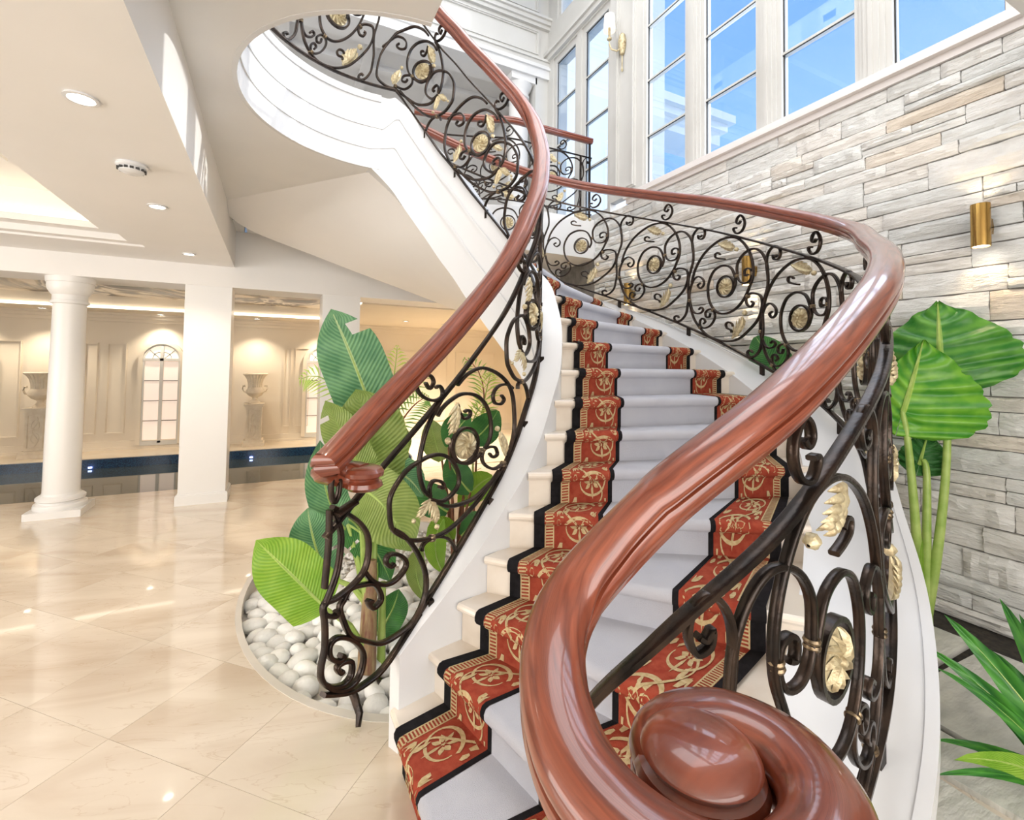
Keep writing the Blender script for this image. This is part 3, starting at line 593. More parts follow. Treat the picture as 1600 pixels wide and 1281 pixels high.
# fascia mouldings of the round opening
fas = MB()
for (r, z0, z1) in ((.89, 3.86, FLOOR2+.03),):
    a = [(HOLE[0]+r*math.cos(t), HOLE[1]+r*math.sin(t)) for t in np.radians(np.linspace(267, 86, 40))]
    b_ = [(HOLE[0]+.93*math.cos(t), HOLE[1]+.93*math.sin(t)) for t in np.radians(np.linspace(267, 86, 40))]
    strip_slab(fas, a, b_, z0, z1)
fas.obj('fascia_moulding', gloss_white, slab)
fas2 = MB(); strip_slab(fas2, [(HOLE[0]+.904*math.cos(t), HOLE[1]+.904*math.sin(t)) for t in np.radians(np.linspace(267, 86, 40))], [(HOLE[0]+.93*math.cos(t), HOLE[1]+.93*math.sin(t)) for t in np.radians(np.linspace(267, 86, 40))], ZC-.002, FLOOR2)
fas2.obj('fascia', gloss_white, slab)
# upper storey: back wall with entablature, ceilings, far walls
yb = 7.2
wb = MB().box(-6.2, 4.25, yb, yb+.5, 7.04, ZT+.1)
wall_b = wb.obj('wall_back', joinery, kind='structure', label='panelled upper back wall above the landing opening')
cn = MB()
for (d, z0, z1) in ((.05, 7.04, 7.10), (.08, 7.10, 7.14), (.06, 7.70, 7.76), (.10, 7.76, 7.83), (.14, 7.83, 7.87)): cn.box(-6.2, 4.25, yb-d, yb, z0, z1)
cn.obj('cornice', joinery, wall_b)
for (a, b_) in ((2.2, 4.05), (.1, 2.0), (-2, -.1)): moulding(wall_b, 'Y', yb, a, b_, 7.18, 7.64, .05); moulding(wall_b, 'Y', yb, a, b_, 7.95, 8.7, .06)
ent = MB().box(-6.2, 4.25, yb-.05, yb+.5, 6.80, 7.04).box(-6.2, 4.25, yb-.09, yb+.5, 6.95, 6.99).obj('entablature', white, wall_b)
MB().box(4.0, 4.25, yb, yb+.5, FLOOR2, 6.8).obj('pilaster', joinery, wall_b)
MB().box(-6.2, 4.6, 10.6, 10.9, FLOOR2, 7.2).obj('wall_far_upper', white, kind='structure', label='white far wall of the upper room')
cu = MB().box(-6.2, 4.6, 7.7, 10.6, 6.98, 7.2)
ceil_u = cu.obj('ceiling_upper', white, kind='structure', label='white coffered ceiling of the upper room')
for x in np.arange(-4, 4.5, 1.3): MB().box(x, x+.16, 7.7, 10.6, 6.86, 6.98).obj('ceiling_rib', white, ceil_u)
for y in (8.4, 9.5): MB().box(-6.2, 4.6, y, y+.14, 6.88, 6.98).obj('ceiling_rib', white, ceil_u)
cg = MB().box(-6.2, .62, -3.6, 7.2, 7.6, 7.8); ceil_g = cg.obj('ceiling_gallery', white, kind='structure', label='white ceiling over the upper gallery')
for y in np.arange(2.2, 7.2, 1.1): MB().box(-6.2, .62, y, y+.2, 7.48, 7.6).obj('ceiling_rib', white, ceil_g)
MB().box(.42, .62, -3.6, 7.2, 7.3, 7.6).obj('ceiling_beam', white, ceil_g)
MB().box(-6.4, 4.6, -3.8, 7.7, ZT, ZT+.2).obj('ceiling_top', white, kind='structure', label='top ceiling of the stair hall')
MB().box(-6.4, -6.2, -3.8, 11.6, -.3, ZT).obj('wall_left', white, kind='structure', label='white side wall of the hall')
MB().box(-6.4, 4.6, -3.8, -3.6, -.3, ZT).obj('wall_front', white, kind='structure', label='white wall behind the viewer')
MB().box(4.25, 4.55, 7.2, 11.6, 2.6, ZT).obj('wall_right_back', white, kind='structure', label='white wall at the end of the upper room')
MB().box(-6.2, 4.25, 7.7, 10.6, 3.7, FLOOR2).obj('floor_upper', marble_t, kind='structure', label='floor of the upper room behind the landing')
# ------------------------------------------------------------------ pool room
YF = 11.4
wall_f = wall_box('wall_pool', -6.2, 6.0, YF, YF+.2, -.3, 2.8, mat=warm_wall, label='cream panelled wall on the far side of the pool')
bx = MB().box(-6.2, 6.0, YF-.03, YF, 0, .16).box(-6.2, 6.0, YF-.05, YF, 0, .05); bx.obj('baseboard', warm_wall, wall_f)
cn = MB().box(-6.2, 6.0, YF-.06, YF, 2.42, 2.48).box(-6.2, 6.0, YF-.12, YF, 2.48, 2.54).box(-6.2, 6.0, YF-.2, YF, 2.54, 2.58); cn.obj('cornice', warm_wall, wall_f)
for (a, b_) in ((-5.9, -5.5), (-4.35, -4.0), (-3.15, -2.95), (-2.82, -2.52), (-1.4, -1.1), (-1.0, -.75), (.18, .34), (.40, .70), (1.6, 2.5), (2.7, 3.9), (4.1, 5.2)): moulding(wall_f, 'Y', YF, a, b_, .30, 2.02, .03, .018, warm_wall)
cp = MB().box(-6.2, 1.15, 10.4, YF, 2.58, 2.8).box(1.15, 6.0, 7.3, YF, 2.58, 2.8)
ceil_p = cp.obj('ceiling_pool', warm_wall, kind='structure', label='cream ceiling margin around the painted pool ceiling')
MB().box(-6.2, 1.15, 7.3, 10.4, 2.80, 2.84).obj('mural', mural, ceil_p, label='painted ceiling in brown, cream and grey swirls')
MB().box(-6.2, 1.15, 10.36, 10.40, 2.585, 2.625).obj('led_line', led_glow, ceil_p)
MB().box(1.11, 1.15, 7.34, 10.36, 2.60, 2.64).obj('led_line', led_glow, ceil_p)  # side strip added to light the mural and wall
MB().box(6.0, 6.2, 6.7, 11.6, -.3, 2.8).box(4.25, 6.0, 6.9, 7.2, -.3, 2.8).obj('wall_pool_end', warm_wall, kind='structure', label='cream end wall of the pool room')
# floor around the pool
PX1, PYA, PYB, WZ = 2.35, 7.62, 10.5, -.17
pm = MB().box(-6.2, 6.0, PYB, YF, -.3, 0).box(PX1+.02, 6.0, PYA, PYB, -.3, 0)
# rounded right end of the pool
cap = []; cy = (PYA+PYB)/2; ry = (PYB-PYA)/2; cx = PX1-.9
pts = [(cx+.9*math.cos(t), cy+ry*math.sin(t)) for t in np.linspace(-math.pi/2, math.pi/2, 25)]
strip_slab(pm, pts, [(PX1+.02, p[1]) for p in pts], -.3, 0)
pm.obj('floor_pool', mat('pool_deck', (.74, .64, .50), (.68, .57, .43), 2, .18, coat=.3), kind='structure', label='cream marble deck along the far edge of the pool')
pool = thing('swimming_pool', 'still dark indoor swimming pool with a blue mosaic rim', 'pool', (-2, 9, -.3))
tb = MB(); strip_slab(tb, [(-6.18, PYB-.02)]+[(cx+.88*math.cos(t), cy+(ry-.02)*math.sin(t)) for t in np.linspace(math.pi/2, -math.pi/2, 30)]+[(-6.18, PYA+.02)],
                      [(-6.18, PYB)]+[(cx+.9*math.cos(t), cy+ry*math.sin(t)) for t in np.linspace(math.pi/2, -math.pi/2, 30)]+[(-6.18, PYA)], -.29, -.012)
tb.obj('mosaic_band', pool_tile, pool)
wp = [(-6.18, PYA+.02), (cx, PYA+.02)]+[(cx+.88*math.cos(t), cy+(ry-.02)*math.sin(t)) for t in np.linspace(-math.pi/2, math.pi/2, 20)][1:]+[(-6.18, PYB-.02)]
MB().prism(wp, -.25, WZ).obj('water', water, pool)
for x in (-4.3, -2.75, -.35, 1.9):
    MB().lathe([(.0, -.012), (.028, -.012), (.028, .012), (0, .012)], (x, PYB-.05, WZ+.03), 12).obj('pool_lamp', blue_glow, pool)
# arched backlit windows on the pool wall
for k, cxw in enumerate((-4.72, -1.97, .93)):
    e = thing('arched_window', ['backlit arched window at the far left of the pool wall', 'backlit arched window with fanlight between the round column and the square pillar', 'backlit arched window half hidden behind the pillar by the plants'][k], 'window', (cxw, YF, .05), 'arched windows on the pool wall')
    hw, zs, zt = .30, 1.72, 2.02
    def arch(r_in, r_out, y0, y1, mm, nm):
        mb = MB(); A = [(cxw-r_in, .08)]+[(cxw-r_in*math.cos(t), zs+r_in*math.sin(t)) for t in np.linspace(0, math.pi, 17)]+[(cxw+r_in, .08)]
        B = [(cxw-r_out, .08)]+[(cxw-r_out*math.cos(t), zs+r_out*math.sin(t)) for t in np.linspace(0, math.pi, 17)]+[(cxw+r_out, .08)]
        V = []; F = []
        for a, b_ in zip(A, B): V += [(a[0], y0, a[1]), (b_[0], y0, b_[1]), (a[0], y1, a[1]), (b_[0], y1, b_[1])]
        for i in range(len(A)-1):
            q = 4*i; F += [(q, q+4, q+5, q+1), (q+2, q+3, q+7, q+6), (q, q+2, q+6, q+4), (q+1, q+5, q+7, q+3)]
        mb.add(V, F).obj(nm, mm, e)
    arch(hw, hw+.07, YF-.07, YF, warm_wall, 'arch_frame'); arch(hw-.03, hw, YF-.05, YF, joinery, 'sash')
    MB().box(cxw-.028, cxw+.028, YF-.055, YF, .10, zs+hw-.02).box(cxw-hw, cxw+hw, YF-.055, YF, zs-.03, zs+.02).box(cxw-hw, cxw+hw, YF-.055, YF, .06, .14).obj('sash_bars', joinery, e)
    for sgn in (-1, 1):
        x0, x1 = sorted((cxw+sgn*.028, cxw+sgn*(hw-.03)))
        zz = np.linspace(.14, zs-.03, 5)
        for a, b_ in zip(zz[:-1], zz[1:]): MB().box(x0, x1, YF-.02, YF-.012, a+.006, b_-.006).obj('pane', blind_glow, e)
        for b_ in zz[1:-1]: MB().box(x0, x1, YF-.03, YF-.01, b_-.006, b_+.006).obj('glazing_bar', black_metal, e)
        V = [(cxw+sgn*.028, YF-.016, zs+.02)]+[(cxw+sgn*(.028+(hw-.06)*math.cos(t)), YF-.016, zs+.02+(hw-.06)*math.sin(t)) for t in np.linspace(0, math.pi/2, 9)]
        MB().add(V, [tuple(range(len(V)))]).obj('fanlight_pane', fan_glow, e)
        mb = MB().tube([(cxw+sgn*(.04+.0*t), YF-.022, zs+.02) if t == 0 else (cxw+sgn*(.04+.17*t), YF-.022, zs+.02+.17*t) for t in (0, .5, 1)], .005, 5)
        mb.tube([(cxw+sgn*(.03+.12*math.cos(t)), YF-.022, zs+.02+.12*math.sin(t)) for t in np.linspace(0, math.pi/2, 8)], .005, 5); mb.obj('fanlight_bar', black_metal, e)
# urns on pedestals
def urn(x, y, lab_u, lab_p):
    e = thing('pedestal', lab_p, 'pedestal', (x, y, 0), 'pedestals along the pool wall')
    MB().box(x-.20, x+.20, y-.20, y+.20, 0, .07).box(x-.175, x+.175, y-.175, y+.175, .07, .12).obj('plinth', plaster_relief, e)
    MB().box(x-.14, x+.14, y-.14, y+.14, .12, .78).obj('shaft', plaster_relief, e)
    moulding(e, 'Y', y-.14, x-.11, x+.11, .16, .74, .018, .012, plaster_relief, 'relief_frame')
    mb = MB()
    for zc in (.34, .56):
        mb.tube([(x+.05*math.cos(t), y-.146, zc+.085*math.sin(t)) for t in np.linspace(0, 2*math.pi, 17)], .008, 5)
    mb.tube([(x+.035*math.sin(t*9), y-.147, .2+.5*t) for t in np.linspace(0, 1, 20)], .007, 5); mb.obj('relief_ornament', plaster_relief, e)
    MB().box(x-.165, x+.165, y-.165, y+.165, .78, .82).box(x-.185, x+.185, y-.185, y+.185, .82, .85).obj('cap', plaster_relief, e)
    u = thing('urn', lab_u, 'urn', (x, y, .85), 'stone urns along the pool wall')
    MB().lathe([(.10, 0), (.10, .03), (.07, .05), (.045, .09), (.045, .11), (.06, .13)], (x, y, .85), 20).obj('foot', plaster_relief, u, smooth=True)
    MB().lathe([(.06, .13), (.12, .16), (.165, .22), (.16, .27), (.14, .30), (.125, .33)], (x, y, .85), 24).obj('gadrooned_bowl', plaster_relief, u, smooth=True)
    # fluted bell
    V = []; F = []; nn = 40
    for j, (r, z) in enumerate([(.125, .33), (.13, .42), (.15, .50), (.19, .565), (.215, .585)]):
        for i in range(nn):
            a = 2*math.pi*i/nn; rr = r*(1+(.05 if i % 2 else -.03)); V.append((x+rr*math.cos(a), y+rr*math.sin(a), .85+z))
    for j in range(4):
        for i in range(nn): k = (i+1) % nn; F.append((j*nn+i, j*nn+k, (j+1)*nn+k, (j+1)*nn+i))
    MB().add(V, F).obj('fluted_bell', plaster_relief, u)
    MB().lathe([(.18, .58), (.225, .585), (.23, .60), (.22, .615), (.17, .60), (.05, .5)], (x, y, .85), 28).obj('rim', plaster_relief, u, smooth=True)
    for s in (-1, 1):
        MB().tube([(x+s*p, y, .85+q) for p, q in ((.14, .22), (.20, .24), (.225, .30), (.21, .36), (.185, .37), (.18, .34))], .014, 6).obj('handle', plaster_relief, u, smooth=True)
urn(-.34, 11.05, 'cream fluted stone urn on the pedestal right of the square pillar', 'carved cream pedestal right of the square pillar, under an urn')
urn(-3.62, 11.05, 'cream stone urn half hidden behind the round column', 'cream pedestal half hidden behind the round column')
# columns
e = thing('round_column', 'white round column with moulded base standing before the pool', 'column', (-2.06, 6.93, 0))
cx, cy = -2.06, 6.93; cs = .79
MB().box(cx-.235, cx+.235, cy-.235, cy+.235, 0, .075).obj('plinth', column_white, e)
MB().lathe([(.285, .075), (.29, .10), (.28, .125), (.245, .135), (.24, .15), (.265, .165), (.265, .19), (.245, .205), (.215, .215), (.205, .235)], (cx, cy, 0), 40, scale=.79).obj('base', column_white, e, smooth=True)
MB().lathe([(.200, .235), (.198, .8), (.19, 1.5), (.18, 2.27), (.18, 2.30)], (cx, cy, 0), 40, scale=.79).obj('shaft', column_white, e, smooth=True)
MB().lathe([(.18, 2.30), (.205, 2.31), (.205, 2.335), (.185, 2.34), (.185, 2.40), (.20, 2.41), (.235, 2.46), (.245, 2.50), (.245, 2.535), (.255, 2.54), (.26, 2.56), (.26, 2.6)], (cx, cy, 0), 40, scale=.82).obj('capital', column_white, e, smooth=True, ang=30)
def pillar(x0, x1, lab):
    e = thing('square_pillar', lab, 'pillar', ((x0+x1)/2, 6.95, 0), 'square pillars before the pool')
    MB().box(x0, x1, 6.73, 7.17, .12, 2.6).obj('shaft', column_white, e)
    MB().box(x0-.025, x1+.025, 6.705, 7.195, 0, .11).box(x0-.015, x1+.015, 6.715, 7.185, .11, .125).obj('baseboard', column_white, e)
pillar(-.97, -.49, 'white square pillar standing in the middle of the colonnade')
pillar(.55, 1.03, 'white square pillar behind the big banana leaves')
e = thing('upper_column', 'white column on the upper landing next to the french doors', 'column', (3.78, 7.42, FLOOR2)); cx, cy = 3.78, 7.42
MB().lathe([(.24, 0), (.24, .1), (.2, .14), (.185, .2), (.17, 2.55), (.19, 2.56), (.19, 2.60), (.175, 2.61), (.175, 2.68), (.22, 2.74), (.24, 2.80)], (cx, cy, FLOOR2), 32).box(cx-.25, cx+.25, cy-.22, cy+.25, FLOOR2+2.80, 6.80).obj('shaft', white, e, smooth=True)
# downlights, smoke detector
def downlight(x, y, z, lab, en=0, colr=(1, .86, .68)):
    e = thing('downlight', lab, 'downlight', (x, y, z), 'recessed downlights')
    MB().lathe([(.048, 0), (.062, 0), (.066, -.008), (.05, -.010), (.046, -.004)], (x, y, z), 20, cap=False).obj('trim_ring', gloss_white, e, smooth=True)
    MB().lathe([(0, -.003), (.047, -.003), (.047, -.0005), (0, -.0005)], (x, y, z), 16).obj('lens', lamp_glow, e)
    if en: lamp('downlight_beam', 'SPOT', (x, y, z-.03), (0, 0, -1), en, colr, .04, spot_size=R_(110), spot_blend=.7)
downlight(-.80, 2.71, 2.85, 'glowing downlight nearest the viewer beside the smoke detector', 30)
downlight(-.82, 4.35, 2.85, 'glowing downlight just beyond the smoke detector', 30)
downlight(-.86, 6.12, 2.85, 'glowing downlight near the colonnade beam', 30)
downlight(-1.97, 11.1, 2.58, 'glowing downlight above the arched pool window', 55)
downlight(-.34, 10.95, 2.58, 'glowing downlight above the urn by the pillar', 60)
downlight(-3.62, 10.95, 2.58, 'glowing downlight above the half-hidden urn', 60)
downlight(2.4, 9.7, 2.58, 'left one of the downlights seen under the mahogany rail', 240)
downlight(3.3, 9.9, 2.58, 'middle one of the downlights seen under the mahogany rail', 240)
downlight(3.0, 8.0, 2.58, 'nearest of the downlights seen under the mahogany rail', 240)
downlight(.93, 11.0, 2.58, 'extra downlight added above the half-hidden arched window', 60)  # added lamp, gives the pool room more light along the far wall
downlight(-4.72, 11.1, 2.58, 'extra downlight added above the leftmost arched window', 60)  # also an added lamp, for more light on the pool wall
downlight(4.2, 9.2, 2.58, 'extra downlight added at the right to brighten the pool room under the rail', 240)  # added lamp to brighten the room beyond the stair rail
e = thing('smoke_detector', 'white smoke detector on the hall ceiling between downlights', 'detector', (-.79, 3.5, 2.85))
MB().lathe([(.075, 0), (.08, -.012), (.075, -.02), (.065, -.024), (.062, -.045), (.04, -.055), (0, -.056)], (-.79, 3.5, 2.85), 28).obj('housing', gloss_white, e, smooth=True)
mb = MB()
for k in range(14):
    a = 2*math.pi*k/14; mb.box(-.79+.062*math.cos(a)-.009, -.79+.062*math.cos(a)+.009, 3.5+.062*math.sin(a)-.009, 3.5+.062*math.sin(a)+.009, 2.85-.041, 2.85-.029)
mb.obj('vents', black_metal, e)
# brass wall lights on the stone wall
for y, lab in ((1.38, 'brass cylinder wall light glowing on the stone wall at the right'), (3.10, 'brass cylinder wall light seen through the scrollwork in mid wall'), (4.86, 'brass cylinder wall light at the far end of the stone wall')):
    e = thing('wall_light', lab, 'wall light', (XW-.06, y, 2.65), 'brass wall lights on the stone wall')
    MB().lathe([(.05, -.14), (.05, .14), (.044, .14), (.044, -.14), (.05, -.14)], (XW-.13, y, 2.65), 24, cap=False).obj('cylinder', brass, e, smooth=True, ang=50)
    MB().box(XW-.09, XW-.02, y-.03, y+.03, 2.60, 2.70).obj('mount', brass, e)
    MB().lathe([(0, -.002), (.043, -.002), (.043, .002), (0, .002)], (XW-.13, y, 2.52), 16).obj('lens', lamp_glow, e)
    lamp('wall_light_down', 'SPOT', (XW-.12, y, 2.50), (.12, 0, -1), 3., (1, .70, .36), .02, spot_size=R_(100), spot_blend=.6)
    lamp('wall_light_up', 'SPOT', (XW-.12, y, 2.80), (.12, 0, 1), 2., (1, .74, .42), .02, spot_size=R_(100), spot_blend=.6)
# candle sconce by the doors
sx_, sy_, sz_ = XW-.01, 5.12, 6.20
e = thing('candle_sconce', 'gilded candle sconce with cream shade beside the french doors', 'sconce', (sx_, sy_, sz_))
MB().lathe([(0, -.16), (.03, -.14), (.055, -.04), (.06, .04), (.04, .13), (.0, .17)], (sx_-.02, sy_, sz_), 12).obj('backplate', gold, e, smooth=True)
MB().tube([(sx_-.03, sy_, sz_-.05), (sx_-.09, sy_+.03, sz_-.10), (sx_-.16, sy_+.06, sz_-.08), (sx_-.19, sy_+.07, sz_-.01), (sx_-.19, sy_+.07, sz_+.05)], .012, 8).obj('arm', gold, e, smooth=True)
MB().lathe([(.0, .04), (.03, .05), (.035, .07), (.016, .08), (.016, .22), (0, .22)], (sx_-.19, sy_+.07, sz_), 14).obj('candle', gold, e, smooth=True)
MB().lathe([(.085, .18), (.07, .40), (.066, .40), (.081, .18), (.085, .18)], (sx_-.19, sy_+.07, sz_), 24, cap=False).obj('shade', shade_glow, e, smooth=True)
MB().tube([(sx_-.02, sy_, sz_-.15), (sx_-.02, sy_, sz_-.34)], .008, 6).lathe([(0, -.40), (.016, -.37), (.012, -.34), (0, -.33)], (sx_-.02, sy_, sz_), 10).obj('tassel', gold, e)
# outside, seen through the glass
e = thing('exterior_building', 'white rendered building wing seen through the french doors', 'building', (7, 8, 2))
MB().prism([(4.62, 7.45), (7.9, 9.91), (7.7, 10.25), (4.62, 7.94)], 1.5, 10.5).obj('wall', white, e)
MB().box(5.3, 5.6, 5.72, 6.0, 1.5, 11).obj('pier', white, e)
MB().box(5.6, 7.6, 6.3, 7.0, 6.0, 6.25).box(5.6, 7.7, 6.2, 7.0, 6.25, 6.4).box(5.6, 7.8, 6.1, 7.0, 6.4, 6.55).obj('cornice', white, e)

# ------------------------------------------------------------------ the staircase
stair = thing('staircase', 'sweeping curved marble staircase with white stringers', 'staircase', (1.0, 2.1, 0))
A_MAN = {1: (.53, 2.12), 2: (.695, 2.17), 3: (.84, 2.17), 4: (.98, 2.20), 5: (1.12, 2.24), 6: (1.25, 2.29)}
B_MAN = {1: (.54, .95), 2: (.96, .97), 3: (1.36, 1.0), 4: (1.86, 1.16), 5: (2.38, 1.46)}
A = {}; B = {}
for k in range(1, NSTEP+2):
    A[k] = np.array(A_MAN.get(k) or IN.off(k-.35, .13)[0]) if k in A_MAN else IN.off(k-.35, .13)[0]
    B[k] = np.array(B_MAN[k]) if k in B_MAN else OUT.off(k-.3, -.28)[0]
A[22] = A[21]+(A[21]-A[20]); B[22] = B[21]+(B[21]-B[20])
def nrm(k):
    d = B[k]-A[k]; n_ = np.array([d[1], -d[0]])/np.linalg.norm(d); return -n_ if n_@((A[k]+B[k])/2-(A[k+1]+B[k+1])/2 if k < 22 else (A[k-1]+B[k-1])/2-(A[k]+B[k])/2) < 0 else n_
NR = {k: nrm(k) for k in range(1, 23)}
LEN = {k: np.linalg.norm(B[k]-A[k]) for k in range(1, 23)}
for k in range(1, NSTEP+1):
    z = RISE*k; prof = []
    for (P, Pn, N1, N2) in ((A[k], A[k+1], NR[k], NR[min(k+1, 22)]), (B[k], B[k+1], NR[k], NR[min(k+1, 22)])):
        q = [(*(Pn-N2*.02), z-.045), (*(P+N1*.012), z-.045), (*(P+N1*.016), z-.038), (*(P+N1*.028), z-.036), (*(P+N1*.036), z-.026), (*(P+N1*.038), z-.016), (*(P+N1*.034), z-.005), (*(P+N1*.024), z), (*(Pn-N2*.02), z)]
        prof.append(q)
    n = len(prof[0]); V = prof[0]+prof[1]; F = [(i, (i+1) % n, n+(i+1) % n, n+i) for i in range(n)]+[tuple(range(n)), tuple(range(2*n-1, n-1, -1))]
    MB().add(V, F).obj('tread', marble_t, stair)
    V = []
    for P in (A[k], B[k]):
        V += [(*P, z-RISE-.0), (*P, z-.045), (*(P-NR[k]*.02), z-.045), (*(P-NR[k]*.02), z-RISE)]
    MB().add(V, [(0, 1, 5, 4), (1, 2, 6, 5), (2, 3, 7, 6), (3, 0, 4, 7), (0, 3, 2, 1), (4, 5, 6, 7)]).obj('riser', marble_t, stair)
# stringers
ii = np.linspace(1.52, 22.0, 168)
ruled(MB(), IN, ii, np.interp(ii, [1.2, 2, 3.5, 19, 21.6], [-.04, -.02, .012, .012, -.064]), -.75+np.maximum(0, RISE*(np.minimum(ii, 21.9)-21)), np.interp(ii, [1.2, 2, 3.5, 5], [.02, .05, .12, .15]), np.interp(ii, [20.2, 21.3], [.135, .03]), 0.0).obj('inner_stringer', gloss_white, stair, smooth=True, ang=40)
im = np.r_[np.linspace(3.4, 20.4, 130), np.linspace(20.5, 34, 120)]; om = np.interp(im, [3.5, 19, 21.6], [0., 0., -.075])
for hm in (np.interp(im, [20.7, 21.5], [-.06, -.235]), np.interp(im, [20.9, 21.9], [-.36, -.42])):
    ruled(MB(), IN, im, om, hm-.012, om+.03, hm+.012).obj('stringer_moulding', gloss_white, stair, smooth=True, ang=40)
ii = np.linspace(.2, 21.4, 170)
ruled(MB(), OUT, ii, -.30, -.62, .10, .05, 0.0).obj('outer_stringer', gloss_white, stair, smooth=True, ang=40)
ruled(MB(), OUT, ii, .09, -.03, .125, .055, 0.0).obj('stringer_moulding', gloss_white, stair, smooth=True, ang=40)
ruled(MB(), OUT, ii, .09, -.10, .112, -.04, 0.0).obj('stringer_moulding', gloss_white, stair, smooth=True, ang=40)
# soffit under the upper flight
V = []; F = []; ts = np.linspace(8, 21.9, 60)
for t in ts:
    a = IN.off(min(t, 21), .1)[0]; b_ = OUT.off(min(t, 21.3), .05)[0]; a = IN.off(t, .03)[0]
    if t > 21: b_ = b_+OUT.tan(20.8)[0]*(t-21)*.4
    za = RISE*t-.745
    for f in (0, .33, .66, 1): p = a+(b_-a)*f; V.append((*p, min(za, ZC+.02)))
for i in range(len(ts)-1):
    for j in range(3): F.append((4*i+j, 4*i+j+1, 4*i+j+5, 4*i+j+4))
MB().add(V, F).obj('soffit', ceil_white, stair, smooth=True, fix=False)

# ------------------------------------------------------------------ stair carpet
carpet = thing('stair_runner', 'lavender-grey stair runner with black-edged terracotta borders of gold scrolls', 'carpet', (1.2, 1.6, .2))
def prof_pts(k, side, e):
    def base(kk):
        f = e/LEN[kk]; f = f if side == 'L' else 1-f
        return A[kk]+(B[kk]-A[kk])*f
    P = base(k); Pn = base(k+1); N1 = NR[k]; N2 = NR[min(k+1, 22)]; z0 = RISE*(k-1); z = RISE*k
    if k == 1: z0 = -.01
    return np.array([(*(P+N1*.012), z0+.012), (*(P+N1*.012), z-.062), (*(P+N1*.022), z-.052), (*(P+N1*.040), z-.046), (*(P+N1*.050), z-.030), (*(P+N1*.051), z-.012), (*(P+N1*.042), z+.006), (*(P+N1*.024), z+.012), (*(Pn+N2*.012), z+.012)])
NK = NSTEP
def band(name, m_, sideA, eA, sideB, eB, lift=0., nsub=1):
    V = []; F = []; n = 9
    cols = [(sideA, eA), (sideB, eB)]
    for k in range(1, NK):
        for (s_, e_) in cols:
            q = prof_pts(k, s_, e_)
            if lift: q[:, 2] += lift*np.array([0, 0, 0, 0, .3, .6, 1, 1, 1]); q[:, :2] += NR[k]*lift*np.array([1, 1, 1, 1, 1, .7, .4, .1, 0])[:, None]
            V += [tuple(p) for p in q]
        o_ = (k-1)*2*n
        for j in range(n-1): F.append((o_+j, o_+j+1, o_+n+j+1, o_+n+j))
        if k < NK-1: F.append((o_+n-1, o_+2*n, o_+3*n, o_+2*n-1))
    return MB().add(V, F).obj(name, m_, carpet, smooth=True, ang=50)
mg = .13
for s_ in 'LR':
    band('edge_band', wool_black, s_, mg, s_, mg+.055, .001)
    band('border_field', wool_red, s_, mg+.055, s_, mg+.325)
    band('edge_band', wool_black, s_, mg+.325, s_, mg+.35, .001)
band('centre_field', wool_grey, 'L', mg+.35, 'R', mg+.35)
def drape(k, side, e, s_, lift=.002):
    q = prof_pts(k, side, e); d = np.linalg.norm(q[1:]-q[:-1], axis=1); c = np.r_[0, np.cumsum(d)]
    s_ = min(max(s_, 0), c[-1]-1e-6); j = int(np.searchsorted(c, s_, 'right')-1); f = (s_-c[j])/max(d[j], 1e-6); p = q[j]+(q[j+1]-q[j])*f
    off = np.array([*NR[k], 0])*lift if j < 1 else np.array([0, 0, lift]) if j >= 7 else (np.array([*NR[k], 0])*.7+np.array([0, 0, .7]) * (1 if j > 3 else -.3))*lift
    return p+off, c[-1]
def leafpoly(x, y, a, L, wd):
    pts = [(0, 0), (.3, .42), (.62, .36), (1, 0), (.62, -.36), (.3, -.42)]; ca, sa = math.cos(a), math.sin(a)
    return [(x+L*p*ca-wd*q*sa, y+L*p*sa+wd*q*ca) for p, q in pts]
def motif():
    polys = []
    def ribbon(path, w0, w1):
        P = np.array(path); T = np.gradient(P, axis=0); T /= np.linalg.norm(T, axis=1)[:, None]; N_ = np.c_[-T[:, 1], T[:, 0]]; ww = np.linspace(w0, w1, len(P))[:, None]
        L_, R2 = P+N_*ww, P-N_*ww
        for i in range(len(P)-1): polys.append([tuple(L_[i]), tuple(L_[i+1]), tuple(R2[i+1]), tuple(R2[i])])
    for (cy, sgn) in ((.25, 1), (.74, -1)):
        cx = .5+.08*sgn
        th = np.linspace(.4, 2.05*math.pi, 26); r = np.linspace(.40, .33, 26)
        ribbon([(cx-sgn*rr*math.cos(t), cy+.46*rr*math.sin(t)) for t, rr in zip(th, r)], .024, .012)
        for k in range(7):
            a_ = k*2*math.pi/7+.3; polys.append(leafpoly(cx+.05*math.cos(a_), cy+.025*math.sin(a_), math.atan2(.5*math.sin(a_), math.cos(a_)), .19 if k % 2 else .16, .075))
        for k in range(5):
            a_ = k*2*math.pi/5; polys.append(leafpoly(cx, cy, a_, .035, .02))
        for (dx, dy, a_, L) in ((-.40, .17, 2.4, .16), (-.46, .10, 3.0, .12), (-.34, .22, 1.7, .15), (.37, .20, .8, .15), (.43, .13, .1, .11), (.36, -.20, -.7, .15), (-.42, -.18, -2.4, .14)):
            polys.append(leafpoly(cx+sgn*dx, cy+dy, a_ if sgn > 0 else math.pi-a_, L*1.25, .115))
    ribbon([(.5+.38*math.sin(2*math.pi*t+.9), t) for t in np.linspace(.0, 1., 26)], .016, .016)
    return polys
MOT = motif()
